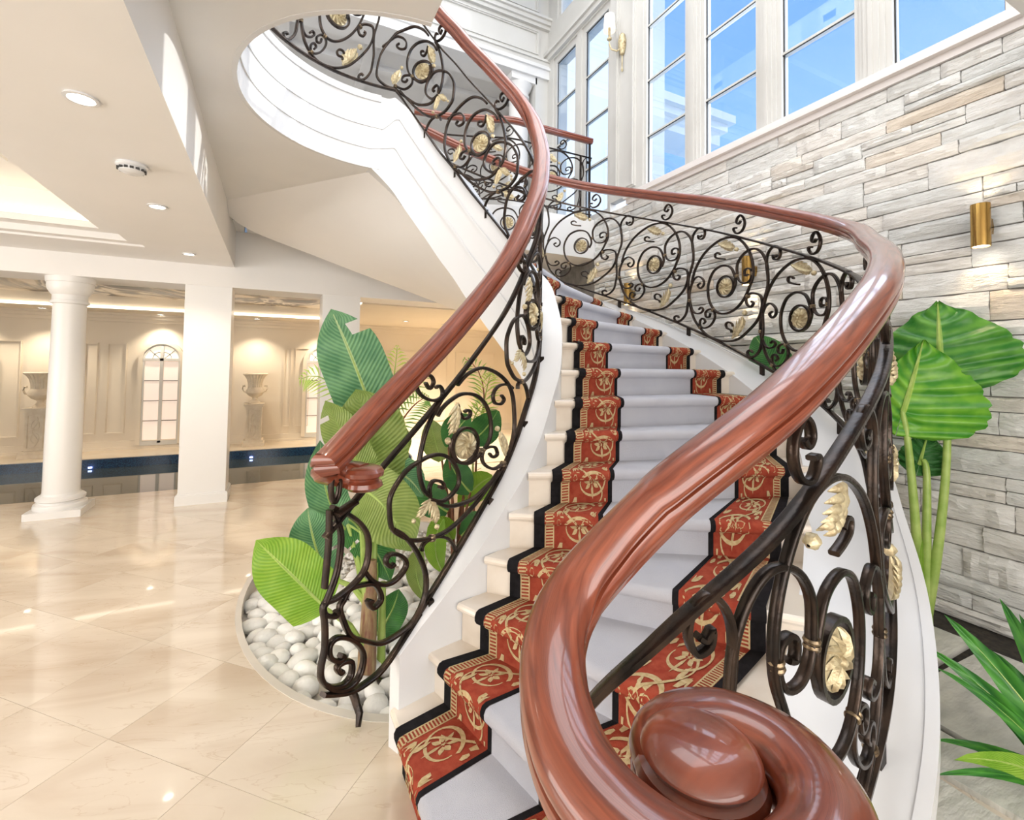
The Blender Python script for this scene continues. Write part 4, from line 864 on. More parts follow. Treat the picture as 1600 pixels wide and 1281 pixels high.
for s_ in 'LR':
    V = []; F = []
    for k in range(1, NK):
        e0, e1 = mg+.115, mg+.315
        q = prof_pts(k, s_, (e0+e1)/2); Lk = np.linalg.norm(q[1:]-q[:-1], axis=1).sum()
        for ip, pl in enumerate(MOT):
            i0 = len(V); lf_ = .0015+.00006*(ip % 60)
            for (x, y) in pl: V.append(tuple(drape(k, s_, e0+(e1-e0)*min(max(x, .01), .99), Lk*min(max(y, .01), .985), lf_)[0]))
            n = len(pl)
            if n == 4: F.append((i0, i0+1, i0+2, i0+3))
            else: F += [(i0, i0+1, i0+5), (i0+1, i0+2, i0+4, i0+5), (i0+2, i0+3, i0+4)]
        # fringe of dashes
        nd = int(Lk/.0155)
        for j in range(nd):
            s0 = Lk*(j+.2)/nd; s1 = Lk*(j+.68)/nd; i0 = len(V)
            for (ee, ss) in ((mg+.062, s0), (mg+.098, s0+.004), (mg+.098, s1+.004), (mg+.062, s1)): V.append(tuple(drape(k, s_, ee, ss)[0]))
            F.append((i0, i0+1, i0+2, i0+3))
        ns = 16
        for (ea, eb) in ((mg+.098, mg+.104), (mg+.056, mg+.062)):
            for j in range(ns):
                i0 = len(V)
                for (ee, ss) in ((ea, Lk*j/ns), (eb, Lk*j/ns), (eb, Lk*(j+1)/ns), (ea, Lk*(j+1)/ns)): V.append(tuple(drape(k, s_, ee, ss)[0]))
                F.append((i0, i0+1, i0+2, i0+3))
    MB().add(V, F).obj('gold_scroll_pattern', wool_gold, carpet, fix=False)
# ------------------------------------------------------------------ wrought-iron balustrades
def spline(pts, sub=4):
    P = np.array(pts, float); n = len(P); out = []
    for k in range(n-1):
        p0, p1, p2, p3 = P[max(k-1, 0)], P[k], P[k+1], P[min(k+2, n-1)]
        for f in np.arange(sub)/sub: out.append(.5*((2*p1)+(-p0+p2)*f+(2*p0-5*p1+4*p2-p3)*f*f+(-p0+3*p1-3*p2+p3)*f**3))
    out.append(P[-1]); return np.array(out)
OCT = lambda w_, t: [(-w_/2, -t*.3), (-w_*.36, -t/2), (w_*.36, -t/2), (w_/2, -t*.3), (w_/2, t*.3), (w_*.36, t/2), (-w_*.36, t/2), (-w_/2, t*.3)]
def bar(parent, cv, pts, name='scroll', w_=.024, t=.015, sub=4, o=0., m_=None):
    q = spline(pts, sub); i, h = q[:, 0], q[:, 1]
    P = cv.p3(i, h, o); n_ = cv.right(i); S = np.c_[n_, np.zeros(len(n_))]
    T = np.gradient(P, axis=0); T /= np.linalg.norm(T, axis=1)[:, None]+1e-9
    U = np.cross(T, S); U /= np.linalg.norm(U, axis=1)[:, None]+1e-9
    return MB().sweep(P, S, U, OCT(w_, t)).obj(name, m_ or iron, parent, smooth=True, ang=50)
def frame_at(cv, i, h, ang=0., s=1., o=0.):
    P = cv.p3([i], h, o)[0]; t = cv.tan([i])[0]; n_ = cv.right([i])[0]
    X = Vector((t[0], t[1], 0)); Z = Vector((n_[0], n_[1], 0)); Y = Vector((0, 0, 1))
    X2 = X*math.cos(ang)+Y*math.sin(ang); Y2 = -X*math.sin(ang)+Y*math.cos(ang)
    m_ = Matrix((X2*s, Y2*s, Z*s)).transposed().to_4x4(); m_.translation = Vector(P); return m_
def rosette_mesh():
    mb = MB()
    mb.lathe([(0, -.22), (.5, -.16), (.86, -.08), (.86, .08), (.5, .16), (0, .22)], (0, 0, 0), 20)
    for sd in (-1, 1):
        for k in range(11):
            a0 = 2*math.pi*k/11; V = []
            for j, (r, wd, z) in enumerate(((.14, .03, .2), (.32, .075, .32), (.55, .12, .33), (.76, .11, .24), (.86, .03, .1))):
                a = a0+sd*1.0*r
                c = Vector((r*math.cos(a), r*math.sin(a), 0)); tn = Vector((-math.sin(a), math.cos(a), 0))
                V += [tuple(c-tn*wd+Vector((0, 0, sd*z*.55))), tuple(c+Vector((0, 0, sd*z))), tuple(c+tn*wd+Vector((0, 0, sd*z*.55)))]
            F = []
            for j in range(4): F += [(3*j, 3*j+3, 3*j+4, 3*j+1), (3*j+1, 3*j+4, 3*j+5, 3*j+2)]
            mb.add(V, F)
        mb.lathe([(0, sd*.38), (.1, sd*.34), (.15, sd*.2)], (0, 0, 0), 10)
    return mb.mesh('rosette', gold, smooth=True, ang=45)
def ring_mesh():
    V = []; F = []; n = 28
    for k in range(n):
        a = 2*math.pi*k/n
        for (r, z) in ((.9, -.14), (1.04, -.14), (1.04, .14), (.9, .14)): V.append((r*math.cos(a), r*math.sin(a), z))
    for k in range(n):
        j = (k+1) % n
        for q in range(4): F.append((4*k+q, 4*k+(q+1) % 4, 4*j+(q+1) % 4, 4*j+q))
    return MB().add(V, F).mesh('rosette_ring', iron, smooth=True, ang=40)
def acanthus_mesh():
    """acanthus: feathered fingers splaying from a curled stem, with a ribbed bud"""
    mb = MB()
    def finger(P, w0, th):
        P = np.array(P, float); n = len(P); T = np.gradient(P, axis=0); T /= np.linalg.norm(T, axis=1)[:, None]; S = np.c_[-T[:, 1], T[:, 0], np.zeros(n)]; U = np.tile([0, 0, 1.], (n, 1))
        V = []; F = []; k = 6
        for i in range(n):
            t = i/(n-1); w_ = w0*(math.sin(math.pi*(.18+.80*t))**.7); h = th*(math.sin(math.pi*(.2+.75*t)))
            for (a_, b2) in ((-1, 0), (-.55, .75), (0, 1), (.55, .75), (1, 0), (0, -.8)): V.append(P[i]+S[i]*a_*w_+U[i]*b2*h)
        for i in range(n-1):
            for j in range(k): F.append((i*k+j, i*k+(j+1) % k, (i+1)*k+(j+1) % k, (i+1)*k+j))
        F += [tuple(range(k))[::-1], tuple((n-1)*k+j for j in range(k))]
        mb.add(V, F)
    spine = lambda s: np.array([s, .16*math.sin(s*2.4), .05*math.sin(s*3)])
    finger([spine(s) for s in np.linspace(0, 1.0, 9)], .085, .085)
    for k in range(5):
        s0 = .08+.155*k; L = (.50, .54, .50, .42, .30)[k]; p = spine(s0)
        for sd, f in ((1, .72), (-1, 1.)):
            a0 = sd*(.78-.06*k); q = [p+np.array([math.cos(a0*(1-.45*t))*L*f*t, math.sin(a0*(1-.45*t))*L*f*t*(.95), .09*math.sin(t*2.6)-.05*t]) for t in np.linspace(0, 1, 6)]
            finger(q, .075, .05)
    V = []; F = []; n = 12
    for j, (r, x) in enumerate(((.005, -.10), (.07, -.07), (.10, 0), (.08, .06), (.02, .11))):
        for i in range(n): a_ = 2*math.pi*i/n; rr = r*(1.08 if i % 2 else .9); V.append((1.14+x, .17+rr*math.cos(a_), rr*math.sin(a_)))
    for j in range(4):
        for i in range(n): k = (i+1) % n; F.append((j*n+i, j*n+k, (j+1)*n+k, (j+1)*n+i))
    mb.add(V, F)
    return mb.mesh('leaf', gold, smooth=True, ang=60)
def collar_mesh():
    mb = MB()
    for dx in (-.45, .45):
        V = []; F = []; n = 12; m2 = 6
        for k in range(n):
            a = 2*math.pi*k/n; c = Vector((dx, math.cos(a)*.85, math.sin(a)*.95)); rd = Vector((0, math.cos(a), math.sin(a)))
            for q in range(m2): b_ = 2*math.pi*q/m2; p = c+rd*.32*math.cos(b_)+Vector((.42*math.sin(b_), 0, 0)); V.append(tuple(p))
        for k in range(n):
            for q in range(m2): F.append((k*m2+q, k*m2+(q+1) % m2, ((k+1) % n)*m2+(q+1) % m2, ((k+1) % n)*m2+q))
        mb.add(V, F)
    return mb.mesh('collar', mat('worn_collar_metal', (.10, .075, .05), (.30, .22, .13), 50, .35, .8), smooth=True)
ROS, RING, ACA, COL = rosette_mesh(), ring_mesh(), acanthus_mesh(), collar_mesh()
def outer_panel(parent, cv, ic, si=1., hmap=lambda h: h, skip=(), ww=.024):
    T = OUTER_TR; f = lambda pts: [(ic+a*si, hmap(h)) for a, h in pts]
    for k in ('main', 'base', 'stem', 'hook', 'crook', 'tendril', 'sprig', 'cscroll', 'curl1', 'curl2', 'cap'):
        if k in skip: continue
        bar(parent, cv, f(T[k]), 'cap_scroll' if k == 'cap' else 'scroll', ww, .017 if k in ('main', 'base', 'stem') else .014)
    c = f(T['ros'])[0]
    inst('rosette', ROS, frame_at(cv, c[0], c[1], 0, .088), parent); inst('rosette_ring', RING, frame_at(cv, c[0], c[1], 0, .098), parent)
    a = f(T['leaf1'])
    inst('leaf', ACA, frame_at(cv, a[0][0], a[0][1]+.02, R_(198), .20), parent)
    b_ = f(T['leaf2']); inst('leaf', ACA, frame_at(cv, b_[0][0], b_[0][1], R_(115), .22), parent)
    for (x, y), an in zip(f(T['col']), (90, 100, 50, 90, 20, 120)): inst('collar', COL, frame_at(cv, x, y, R_(an), .016), parent)
def inner_panel(parent, cv, ic, si=1., skip=()):
    T = INNER_TR; f = lambda pts: [(ic+a*si, h) for a, h in pts]
    for k in ('big', 'left', 'ring', 'loop', 'curl1', 'cs', 'curl2', 'curl3', 'cap', 'foot'):
        if k in skip: continue
        bar(parent, cv, f(T[k]), 'cap_scroll' if k == 'cap' else 'scroll', .024, .017 if k in ('big', 'left', 'ring', 'loop') else .014)
    c = f(T['ros'])[0]
    inst('rosette', ROS, frame_at(cv, c[0], c[1], 0, .082), parent); inst('rosette_ring', RING, frame_at(cv, c[0], c[1], 0, .092), parent)
    for (p, an, s) in ((f(T['leaf1'])[0], -116, .17), (f(T['leaf2'])[0], -80, .13), (f(T['leaf2'])[0], -150, .11), (f(T['leaf3'])[1], 107, .15)): inst('leaf', ACA, frame_at(cv, p[0], p[1], R_(an), s), parent)
    for (x, y), an in zip(f(T['col']), (60, 100, 100)): inst('collar', COL, frame_at(cv, x, y, R_(an), .016), parent)
# moulded mahogany handrail section (side, up)
RAIL = [(0, .052), (.022, .050), (.040, .043), (.052, .030), (.056, .014), (.0545, .006), (.0525, .003), (.044, .001), (.0445, -.004), (.052, -.007), (.054, -.018), (.050, -.030), (.040, -.040), (.034, -.050), (.022, -.054)]
RAIL = RAIL+[(-x, y) for x, y in RAIL[::-1]][:-1]
def rail_sweep(P, k=1.):
    P = np.asarray(P, float); T = np.gradient(P, axis=0); Th = T.copy(); Th[:, 2] = 0
    S = np.c_[Th[:, 1], -Th[:, 0], np.zeros(len(P))]; S /= np.linalg.norm(S, axis=1)[:, None]+1e-9
    U = np.cross(S, T); U /= np.linalg.norm(U, axis=1)[:, None]+1e-9
    return MB().sweep(P, S, U, [(x*k, y*k) for x, y in RAIL])
# --- inner balustrade
inner = thing('balustrade', 'wrought-iron scroll balustrade with mahogany rail around the open stair well', 'balustrade', (.3, 2.0, 0), 'stair railings')
HR, HT, HB = 1.309, 1.034, .149
vol = [(.33, 1.99, 1.232), (.30, 2.015, 1.238), (.255, 2.022, 1.245), (.215, 2.005, 1.258), (.188, 1.972, 1.28), (.192, 1.942, 1.305)]
rp_ = np.vstack([spline(vol, 4), IN.p3(np.linspace(.22, 34, 330), HR)])
rail_sweep(rp_, 1.0).obj('handrail', wood, inner, smooth=True, ang=32)
MB().lathe([(0, .052), (.05, .050), (.07, .042), (.08, .028), (.078, .012), (.062, .004), (.058, -.004), (.072, -.014), (.076, -.03), (.06, -.044), (.04, -.05), (0, -.05)], (.335, 1.99, 1.225), 32).obj('volute_cap', wood_cap, inner, smooth=True, ang=32)
bar(inner, IN, [(i, HT) for i in np.arange(-.05, 33.9, .25)], 'top_bar', .036, .016, 2)
bar(inner, IN, [(i, HB) for i in np.arange(2.1, 33.9, .25)], 'bottom_bar', .034, .016, 2)
bar(inner, IN, NEWEL_TR['bar'], 'bottom_bar', .034, .016)
for k in ('post', 'side', 'heart', 'bow', 'hook', 'hook2', 'sweep'): bar(inner, IN, NEWEL_TR[k], 'newel_scroll', .030, .017)
bar(inner, IN, [(.14, 1.27), (.06, 1.25), (.04, 1.19), (.1, 1.13), (.18, 1.14), (.2, 1.19), (.15, 1.21)], 'newel_scroll', .026, .015)
bar(inner, IN, [(.05, 1.10), (.2, 1.085), (.42, 1.06)], 'newel_plate', .05, .014, o=.03)
MB().tube([(.36, 2.40, .16), (.38, 2.36, .12), (.40, 2.33, .06), (.39, 2.30, .02)], [.018, .02, .018, .012], 8).obj('foot', iron, inner, smooth=True)
for ic in (3.48, 7.45, 11.4, 15.25, 19.3): inner_panel(inner, IN, ic, 1.)
for ic in (23.0, 25.5, 28.0, 30.5): outer_panel(inner, IN, ic, 1.2, lambda h: (h-.131)/1.012*.885+.149)
for i in np.arange(2.35, 21, 2.1):
    p = IN.p3([i], HB, .02)[0]; MB().box(p[0]-.013, p[0]+.013, p[1]-.013, p[1]+.013, p[2]-.07, p[2]).obj('bracket', iron, inner)
# --- outer balustrade
outer = thing('balustrade', 'wrought-iron scroll balustrade with broad mahogany rail along the stone-wall side', 'balustrade', (.6, .9, 0), 'stair railings')
HR2, HT2, HB2 = 1.419, 1.143, .131
vol = [(.540, .500, 1.098), (.530, .522, 1.102), (.548, .548, 1.108), (.592, .553, 1.114), (.648, .522, 1.118), (.675, .455, 1.118), (.65, .385, 1.118), (.59, .342, 1.118), (.51, .336, 1.118), (.44, .375, 1.118), (.395, .455, 1.120), (.385, .555, 1.128), (.415, .66, 1.150), (.468, .742, 1.188), (.54, .785, 1.240), (.625, .776, 1.318)]
op = OUT.p3(np.linspace(0, 18.6, 210), HR2)
rail_sweep(np.vstack([spline(vol+[tuple(op[0])], 6)[:-1], op]), 1.0).obj('handrail', wood, outer, smooth=True, ang=32)
MB().lathe([(.001, .058), (.02, .0578), (.045, .055), (.065, .049), (.077, .040), (.081, .032), (.077, .027), (.075, .022), (.084, .017), (.089, .004), (.086, -.02), (.06, -.05), (.001, -.05)], (.549, .490, 1.116), 48).obj('volute_cap', wood_cap, outer, smooth=True, ang=28)
bar(outer, OUT, [(i, HT2) for i in np.arange(-.75, 18.7, .25)], 'top_bar', .040, .018, 2)
bar(outer, OUT, [(i, HB2) for i in np.arange(.6, 18.7, .25)], 'bottom_bar', .040, .018, 2)
for n_, ic in enumerate((1.65, 3.63, 5.62, 7.6, 9.54, 11.57, 13.65, 15.7, 17.6)): outer_panel(outer, OUT, ic, 1., ww=.026)
for i in np.arange(2.6, 18.5, 2.0):
    p = OUT.p3([i], HB2)[0]; MB().box(p[0]-.014, p[0]+.014, p[1]-.014, p[1]+.014, p[2]-.14, p[2]).obj('bracket', iron, outer)
# newel under the big volute
MB().tube([(.55, .60, .0), (.55, .60, .35), (.55, .58, .75), (.55, .55, 1.07)], [.03, .022, .02, .024], 10).obj('newel_post', iron, outer, smooth=True)
for (a0, s) in ((0, 1), (2.1, .9), (4.2, .95)):
    P = [(.55+math.cos(a0)*r*s, .60+math.sin(a0)*r*s, z) for r, z in ((.02, .10), (.10, .16), (.15, .32), (.12, .50), (.05, .58), (.03, .50), (.07, .44))]
    MB().tube(spline(P, 4), .012, 6).obj('newel_scroll', iron, outer, smooth=True)
for (x, y, z, rz) in ((.50, .86, .70, 0.2), (.53, .88, .64, -.5)):
    mw = Matrix.Translation((x, y, z)) @ Matrix.Rotation(rz, 4, 'Z') @ Matrix.Rotation(R_(95), 4, 'Y') @ Matrix.Diagonal((.26, .26, .26, 1)); inst('leaf', ACA, mw, outer)
# --- landing balustrade
raw = np.array([(4.22, 5.82), (2.86, 5.83), (2.68, 5.87), (2.55, 5.96), (2.0, 6.16), (1.42, 6.26)])
sgl = np.r_[0, np.cumsum(np.linalg.norm(raw[1:]-raw[:-1], axis=1))]; ss = np.arange(0, sgl[-1], .45)
LAND = Level(np.c_[np.interp(ss, sgl, raw[:, 0]), np.interp(ss, sgl, raw[:, 1])], FLOOR2); NL = len(ss)-1
lb = thing('landing_railing', 'iron scroll railing with mahogany rail along the upper landing', 'railing', (4.2, 5.8, FLOOR2), 'stair railings')
q = LAND.p3(np.linspace(0, NL, 80), 1.36); q[:, 2] -= .13; rail_sweep(q, .85).obj('handrail', wood, lb, smooth=True, ang=32)
bar(lb, LAND, [(i, .97) for i in np.arange(0, NL+.01, .25)], 'top_bar', .03, .016, 2); bar(lb, LAND, [(i, .10) for i in np.arange(0, NL+.01, .25)], 'bottom_bar', .03, .016, 2)
for ic in np.arange(1.5, NL-1, 1.95): outer_panel(lb, LAND, ic, 1., lambda h: (h-.131)/1.012*.87+.10)
for i in (.12, .5): p = LAND.p3([i], 0)[0]; MB().box(p[0]-.012, p[0]+.012, p[1]-.012, p[1]+.012, FLOOR2, FLOOR2+(1.2 if i < .3 else .97)).obj('post', iron, lb)

# ------------------------------------------------------------------ planting bed with pebbles
bed = thing('planting_bed', 'sunken oval planting bed with a grey rim at the foot of the stairs', 'planting bed', (BEDC[0], BEDC[1], -.2))
rm = MB(); el = lambda k: [(BEDC[0]+BEDR[0]*k*math.cos(t), BEDC[1]+BEDR[1]*k*math.sin(t)) for t in np.linspace(0, 2*math.pi, 65)]
strip_slab(rm, el(.965), el(1.0), -.2, .003); rm.obj('rim', curb_m, bed, fix=False)
MB().add([(x, y, -.115) for x, y in el(.985)[:-1]], [tuple(range(64))]).obj('gravel_base', curb_m, bed, fix=False)
def pebble_mesh(seed):
    r = random.Random(seed); bm = bmesh.new(); bmesh.ops.create_icosphere(bm, subdivisions=2, radius=1)
    ax = [Vector((r.gauss(0, 1), r.gauss(0, 1), r.gauss(0, 1))).normalized() for _ in range(7)]; am = [r.uniform(-.2, .14) for _ in ax]
    for v in bm.verts:
        n_ = v.co.normalized(); v.co = n_*(1+sum(a*max(0, n_.dot(d))**3 for a, d in zip(am, ax)))
    me = bpy.data.meshes.new('pebble'); bm.to_mesh(me); bm.free(); me.materials.append(pebble_m); me.polygons.foreach_set('use_smooth', [True]*len(me.polygons)); return me
PEB = [pebble_mesh(k) for k in range(10)]
rng = random.Random(11); pts = []
tries = 0
while tries < 14000 and len(pts) < 295:
    tries += 1; x = rng.uniform(-.2, 1.3); y = rng.uniform(2.15, 4.15)
    if not in_bed(x, y, .935): continue
    if y < 2.06+.42*(x-.2)+.02: continue
    if all((x-a)**2+(y-b_)**2 > .0088 for a, b_ in pts): pts.append((x, y))
for (x, y) in pts:
    s = rng.uniform(.055, .078)
    mw = Matrix.Translation((x, y, -.075+rng.uniform(-.012, .022))) @ Matrix.Rotation(rng.uniform(0, 6.28), 4, 'Z') @ Matrix.Rotation(rng.uniform(-.3, .3), 4, 'X') @ Matrix.Diagonal((s*rng.uniform(1, 1.35), s*rng.uniform(.85, 1.05), s*rng.uniform(.65, .85), 1))
    inst('pebble', rng.choice(PEB), mw, None, label='rounded white pebble lying in the oval planting bed', cat='pebble', group='white pebbles in the planting bed')
print('pebbles', len(pts))
ch = MB()
for _ in range(2600):
    x = rng.uniform(-.2, 1.95); y = rng.uniform(2.3, 5.4)
    if not in_bed(x, y, .95) or (y < 3.7 and x < 1.0): continue
    s = rng.uniform(.018, .036); V = [(x+s*rng.uniform(.6, 1.2)*dx, y+s*rng.uniform(.6, 1.2)*dy, -.105+s*rng.uniform(.4, 1.)*dz+rng.uniform(0, .02)) for dx, dy, dz in ((1, 0, 0), (0, 1, 0), (-1, 0, 0), (0, -1, 0), (0, 0, 1), (0, 0, -1))]
    ch.add(V, [(0, 1, 4), (1, 2, 4), (2, 3, 4), (3, 0, 4), (1, 0, 5), (2, 1, 5), (3, 2, 5), (0, 3, 5)])
ch.obj('white_gravel', chip_m, kind='stuff', label='fine white stone chips at the back of the planting bed', cat='gravel')

# ------------------------------------------------------------------ plants
def leaf(parent, base, mid, tip, hw, m_, normal=None, kind='banana', fold=.22, n=16, tears=0, seed=0, asym=(1, 1), curl=0.):
    b0, b1, b2 = Vector(base), Vector(mid), Vector(tip); c = b1*2-(b0+b2)*.5; r = random.Random(seed)
    nv = (Vector(normal) if normal else (EYE-b1)).normalized(); V = []; UV = []; F = []
    cols = (-1, -.66, -.33, 0, .33, .66, 1); nc = len(cols)
    for i in range(n+1):
        s = i/n; p = b0*(1-s)**2+c*2*s*(1-s)+b2*s*s; T = (c-b0)*2*(1-s)+(b2-c)*2*s; T.normalize()
        sd = T.cross(nv).normalized(); up = sd.cross(T).normalized()
        if kind == 'banana': wd = hw*min(1, (s/.16+.12))**.7*(1-max(0, (s-.55)/.45)**2.4)
        elif kind == 'blade': wd = hw*(1-s)**.75*(1 if s > .1 else .8)
        else: wd = hw*math.sin(math.pi*min(1, max(.02, s*.93+.05)))**.75
        for f in cols:
            ww = wd*(asym[0] if f < 0 else asym[1])
            rip = .05*hw*math.sin(s*24+f*2+seed)*abs(f)
            q = p+sd*f*ww+up*(fold*abs(f)*wd-curl*f*f*wd*.5+rip); V.append(tuple(q)); UV.append((s, f))
    gaps = {(r.randrange(3, n-2), r.choice((0, 1, 4, 5))) for _ in range(tears)}
    for i in range(n):
        for j in range(nc-1):
            if (i, j) in gaps or any(g0 == i and ((g1 <= 1 and j <= 1) or (g1 >= 4 and j >= 4)) for g0, g1 in gaps): continue
            a = i*nc+j; F.append((a, a+1, a+nc+1, a+nc))
    lf = MB().add(V, F, UV).obj('leaf', m_, parent, smooth=True, ang=80, fix=False)
    # raised midrib
    MB().tube([tuple(b0*(1-s)**2+c*2*s*(1-s)+b2*s*s-nv*.004) for s in np.linspace(0, .95, 9)], np.linspace(.011, .003, 9)*min(1, hw/.12+.25), 6).obj('midrib', stem_m, lf, smooth=True)
    return lf
ban = thing('banana_plant', 'tall banana plant with big striped leaves behind the newel scrolls', 'plant', (.52, 2.8, -.1))
LV = [((.62, 3.17, 1.25), (.47, 3.18, 1.66), (.31, 3.19, 2.03), .20, banana_m, 3), ((.55, 3.06, .88), (.54, 3.02, 1.21), (.45, 3.03, 1.53), .225, olive_m, 2),
      ((.5, 2.91, 1.02), (.39, 2.93, 1.23), (.27, 2.95, 1.47), .11, olive_m, 1), ((.28, 2.71, .39), (.12, 2.75, .57), (-.06, 2.8, .77), .15, lime_m, 0),
      ((.31, 2.97, .45), (.24, 3.03, .63), (.2, 3.07, .83), .13, banana_m, 1), ((.45, 3.17, .62), (.33, 3.23, .83), (.27, 3.23, 1.20), .12, banana_m, 2),
      ((.45, 2.83, .97), (.57, 2.71, .89), (.70, 2.6, .66), .17, olive_m, 0), ((.61, 3.08, .91), (.72, 2.97, 1.0), (.84, 2.87, .87), .11, banana_m, 0),
      ((.43, 3.07, .7), (.55, 2.96, .6), (.65, 2.86, .40), .11, dark_leaf, 1), ((.61, 3.0, .04), (.68, 2.96, .17), (.72, 2.94, .31), .095, dark_leaf, 0), ((.68, 3.27, 1.0), (.72, 3.24, 1.16), (.77, 3.22, 1.31), .13, olive_m, 0)]
for k, (b0, b1, b2, hw, m_, tr) in enumerate(LV):
    leaf(ban, b0, b1, b2, hw, m_, tears=tr, seed=k, n=20, fold=.18)
    rt = Vector((.52+.02*math.sin(k*2), 2.82+.03*math.cos(k), .28 if k not in (3, 9) else .05)); bb = Vector(b0)
    MB().tube([tuple(rt), tuple(rt*.55+bb*.45+Vector((0, 0, .05))), tuple(bb)], [.022, .016, .011], 7).obj('petiole', stem_m, ban, smooth=True)
MB().tube([(.51, 2.79, -.12), (.515, 2.80, .1), (.525, 2.82, .35), (.535, 2.85, .55)], [.055, .05, .042, .03], 12).obj('stalk', stalk_m, ban, smooth=True)
MB().tube([(.60, 2.83, -.12), (.60, 2.84, .1), (.61, 2.88, .4)], [.026, .024, .018], 10).obj('stalk', stem_m, ban, smooth=True)
fic = thing('leafy_shrub', 'leafy green shrub with red-brown stems inside the stair well', 'plant', (1.3, 3.45, -.1))
for k, (b0, b1, b2, hw) in enumerate([((1.2, 3.45, 1.06), (1.26, 3.42, 1.2), (1.34, 3.37, 1.3), .12), ((1.33, 3.52, .59), (1.44, 3.46, .74), (1.55, 3.4, .82), .11), ((1.19, 3.57, .94), (1.14, 3.59, 1.09), (1.1, 3.61, 1.26), .11),
      ((1.42, 3.56, 1.07), (1.52, 3.49, 1.18), (1.6, 3.43, 1.33), .12), ((1.21, 3.47, .57), (1.1, 3.52, .66), (1.01, 3.56, .81), .12), ((1.05, 3.11, .3), (1.02, 3.17, .46), (1.08, 3.18, .62), .075), ((.93, 3.06, .15), (.88, 3.14, .32), (.93, 3.16, .45), .068),
      ((1.36, 3.39, .72), (1.27, 3.43, .84), (1.2, 3.46, .98), .11), ((1.3, 3.4, .4), (1.38, 3.3, .5), (1.44, 3.25, .45), .1), ((1.22, 3.4, .38), (1.12, 3.35, .48), (1.02, 3.32, .42), .1)]):
    leaf(fic, b0, b1, b2, hw, [dark_leaf, lime_m, olive_m, dark_leaf][k % 4], kind='oval', seed=40+k, n=10)
    MB().tube([b0, tuple(Vector(b0)*.5+Vector((1.28, 3.46, .25))*.5), (1.28+.03*math.sin(k), 3.46+.03*math.cos(k), -.08)], [.008, .012, .016], 6).obj('stem', twig_m, fic, smooth=True)
def palm(lab, root, fr):
    e = thing('palm', lab, 'plant', root, 'feathery palms in the planting bed')
    for k, (b0, b1, b2) in enumerate(fr):
        b0, b1, b2 = map(Vector, (b0, b1, b2)); c = b1*2-(b0+b2)*.5; f = lambda s: b0*(1-s)**2+c*2*s*(1-s)+b2*s*s
        MB().tube([root]+[tuple(f(s)) for s in np.linspace(0, 1, 8)], [.012]+list(np.linspace(.009, .003, 8)), 5).obj('frond_stem', twig_m if k % 2 else stem_m, e)
        mb = MB(); nv = (EYE-b1).normalized()
        for s in np.linspace(.12, 1, 15):
            p = f(s); T = (f(min(1, s+.05))-f(s-.05)).normalized(); sd = T.cross(nv).normalized(); L = .17*math.sin(math.pi*(s*.8+.15))
            for g_ in (-1, 1):
                d = (sd*g_+T*.8).normalized(); a = p; b_ = p+d*L*.5; t_ = p+d*L-Vector((0, 0, .03)); wv = nv.cross(d)*.007
                mb.add([tuple(a), tuple(b_+wv), tuple(t_), tuple(b_-wv), tuple(b_+nv*.004)], [(0, 1, 4), (1, 2, 4), (2, 3, 4), (3, 0, 4)])
        mb.obj('leaflets', dark_leaf if k % 2 else lime_m, e)
palm('feathery palm rising behind the banana leaves', (.72, 3.66, -.1), [((.75, 3.66, 1.2), (.81, 3.63, 1.55), (.83, 3.61, 1.82)), ((.75, 3.66, 1.2), (.92, 3.57, 1.54), (.99, 3.55, 1.73)), ((.65, 3.6, 1.2), (.38, 3.62, 1.54), (.17, 3.71, 1.57)), ((.8, 3.63, 1.1), (.93, 3.58, 1.34), (1.05, 3.52, 1.44))])
palm('dark feathery palm close to the white stringer under the rail', (1.5, 3.7, -.1), [((1.5, 3.69, .9), (1.56, 3.61, 1.4), (1.6, 3.58, 1.62)), ((1.52, 3.66, 1.0), (1.55, 3.61, 1.5), (1.42, 3.71, 1.74)), ((1.5, 3.69, .9), (1.45, 3.6, 1.2), (1.52, 3.5, 1.4))])
# elephant ear by the stone wall
ele = thing('elephant_ear', 'elephant ear plant with huge bright green leaves against the stone wall', 'plant', (3.86, 1.62, -.02))
def ear(base, tip, hwl, hwr, m_, seed, nrm_, drop=.05):
    b0, b1 = Vector(base), Vector(tip); ax = b1-b0; Ln = ax.length; T = ax.normalized(); nv = Vector(nrm_).normalized(); sd = T.cross(nv).normalized(); up = sd.cross(T).normalized()
    V = []; UV = []; F = []; nu, nc = 26, 21
    for i in range(nu+1):
        s = -.34+1.34*i/nu
        w_ = math.sqrt(max(0, 1-((s-.16)/.5)**2)) if s < .16 else max(0, 1-((s-.16)/.84)**1.9)
        for j in range(nc):
            f = -1+2*j/(nc-1); hw = hwl if f < 0 else hwr
            se = s if s > 0 else s*min(1, (abs(f)*2.4)**1.2)
            wv = 1+.03*math.sin(s*40)*abs(f)
            rip = .028*math.sin(s*26-abs(f)*7)*abs(f)**.7
            q = b0+T*Ln*se+sd*f*hw*max(w_, .02)*wv+up*(rip-.20*f*f*hw*w_+.0)-up*drop*max(0, se)**2; V.append(tuple(q)); UV.append((se, f))
    for i in range(nu):
        for j in range(nc-1): a = i*nc+j; F.append((a, a+1, a+nc+1, a+nc))
    lf = MB().add(V, F, UV).obj('leaf', m_, ele, smooth=True, ang=80, fix=False)
    MB().tube([tuple(b0+T*Ln*s-up*(drop*s*s-.006)) for s in np.linspace(0, .95, 9)], np.linspace(.013, .003, 9), 6).obj('midrib', stem_m, lf, smooth=True)
tocam = (EYE-Vector((3.9, 1.6, 1.5)))
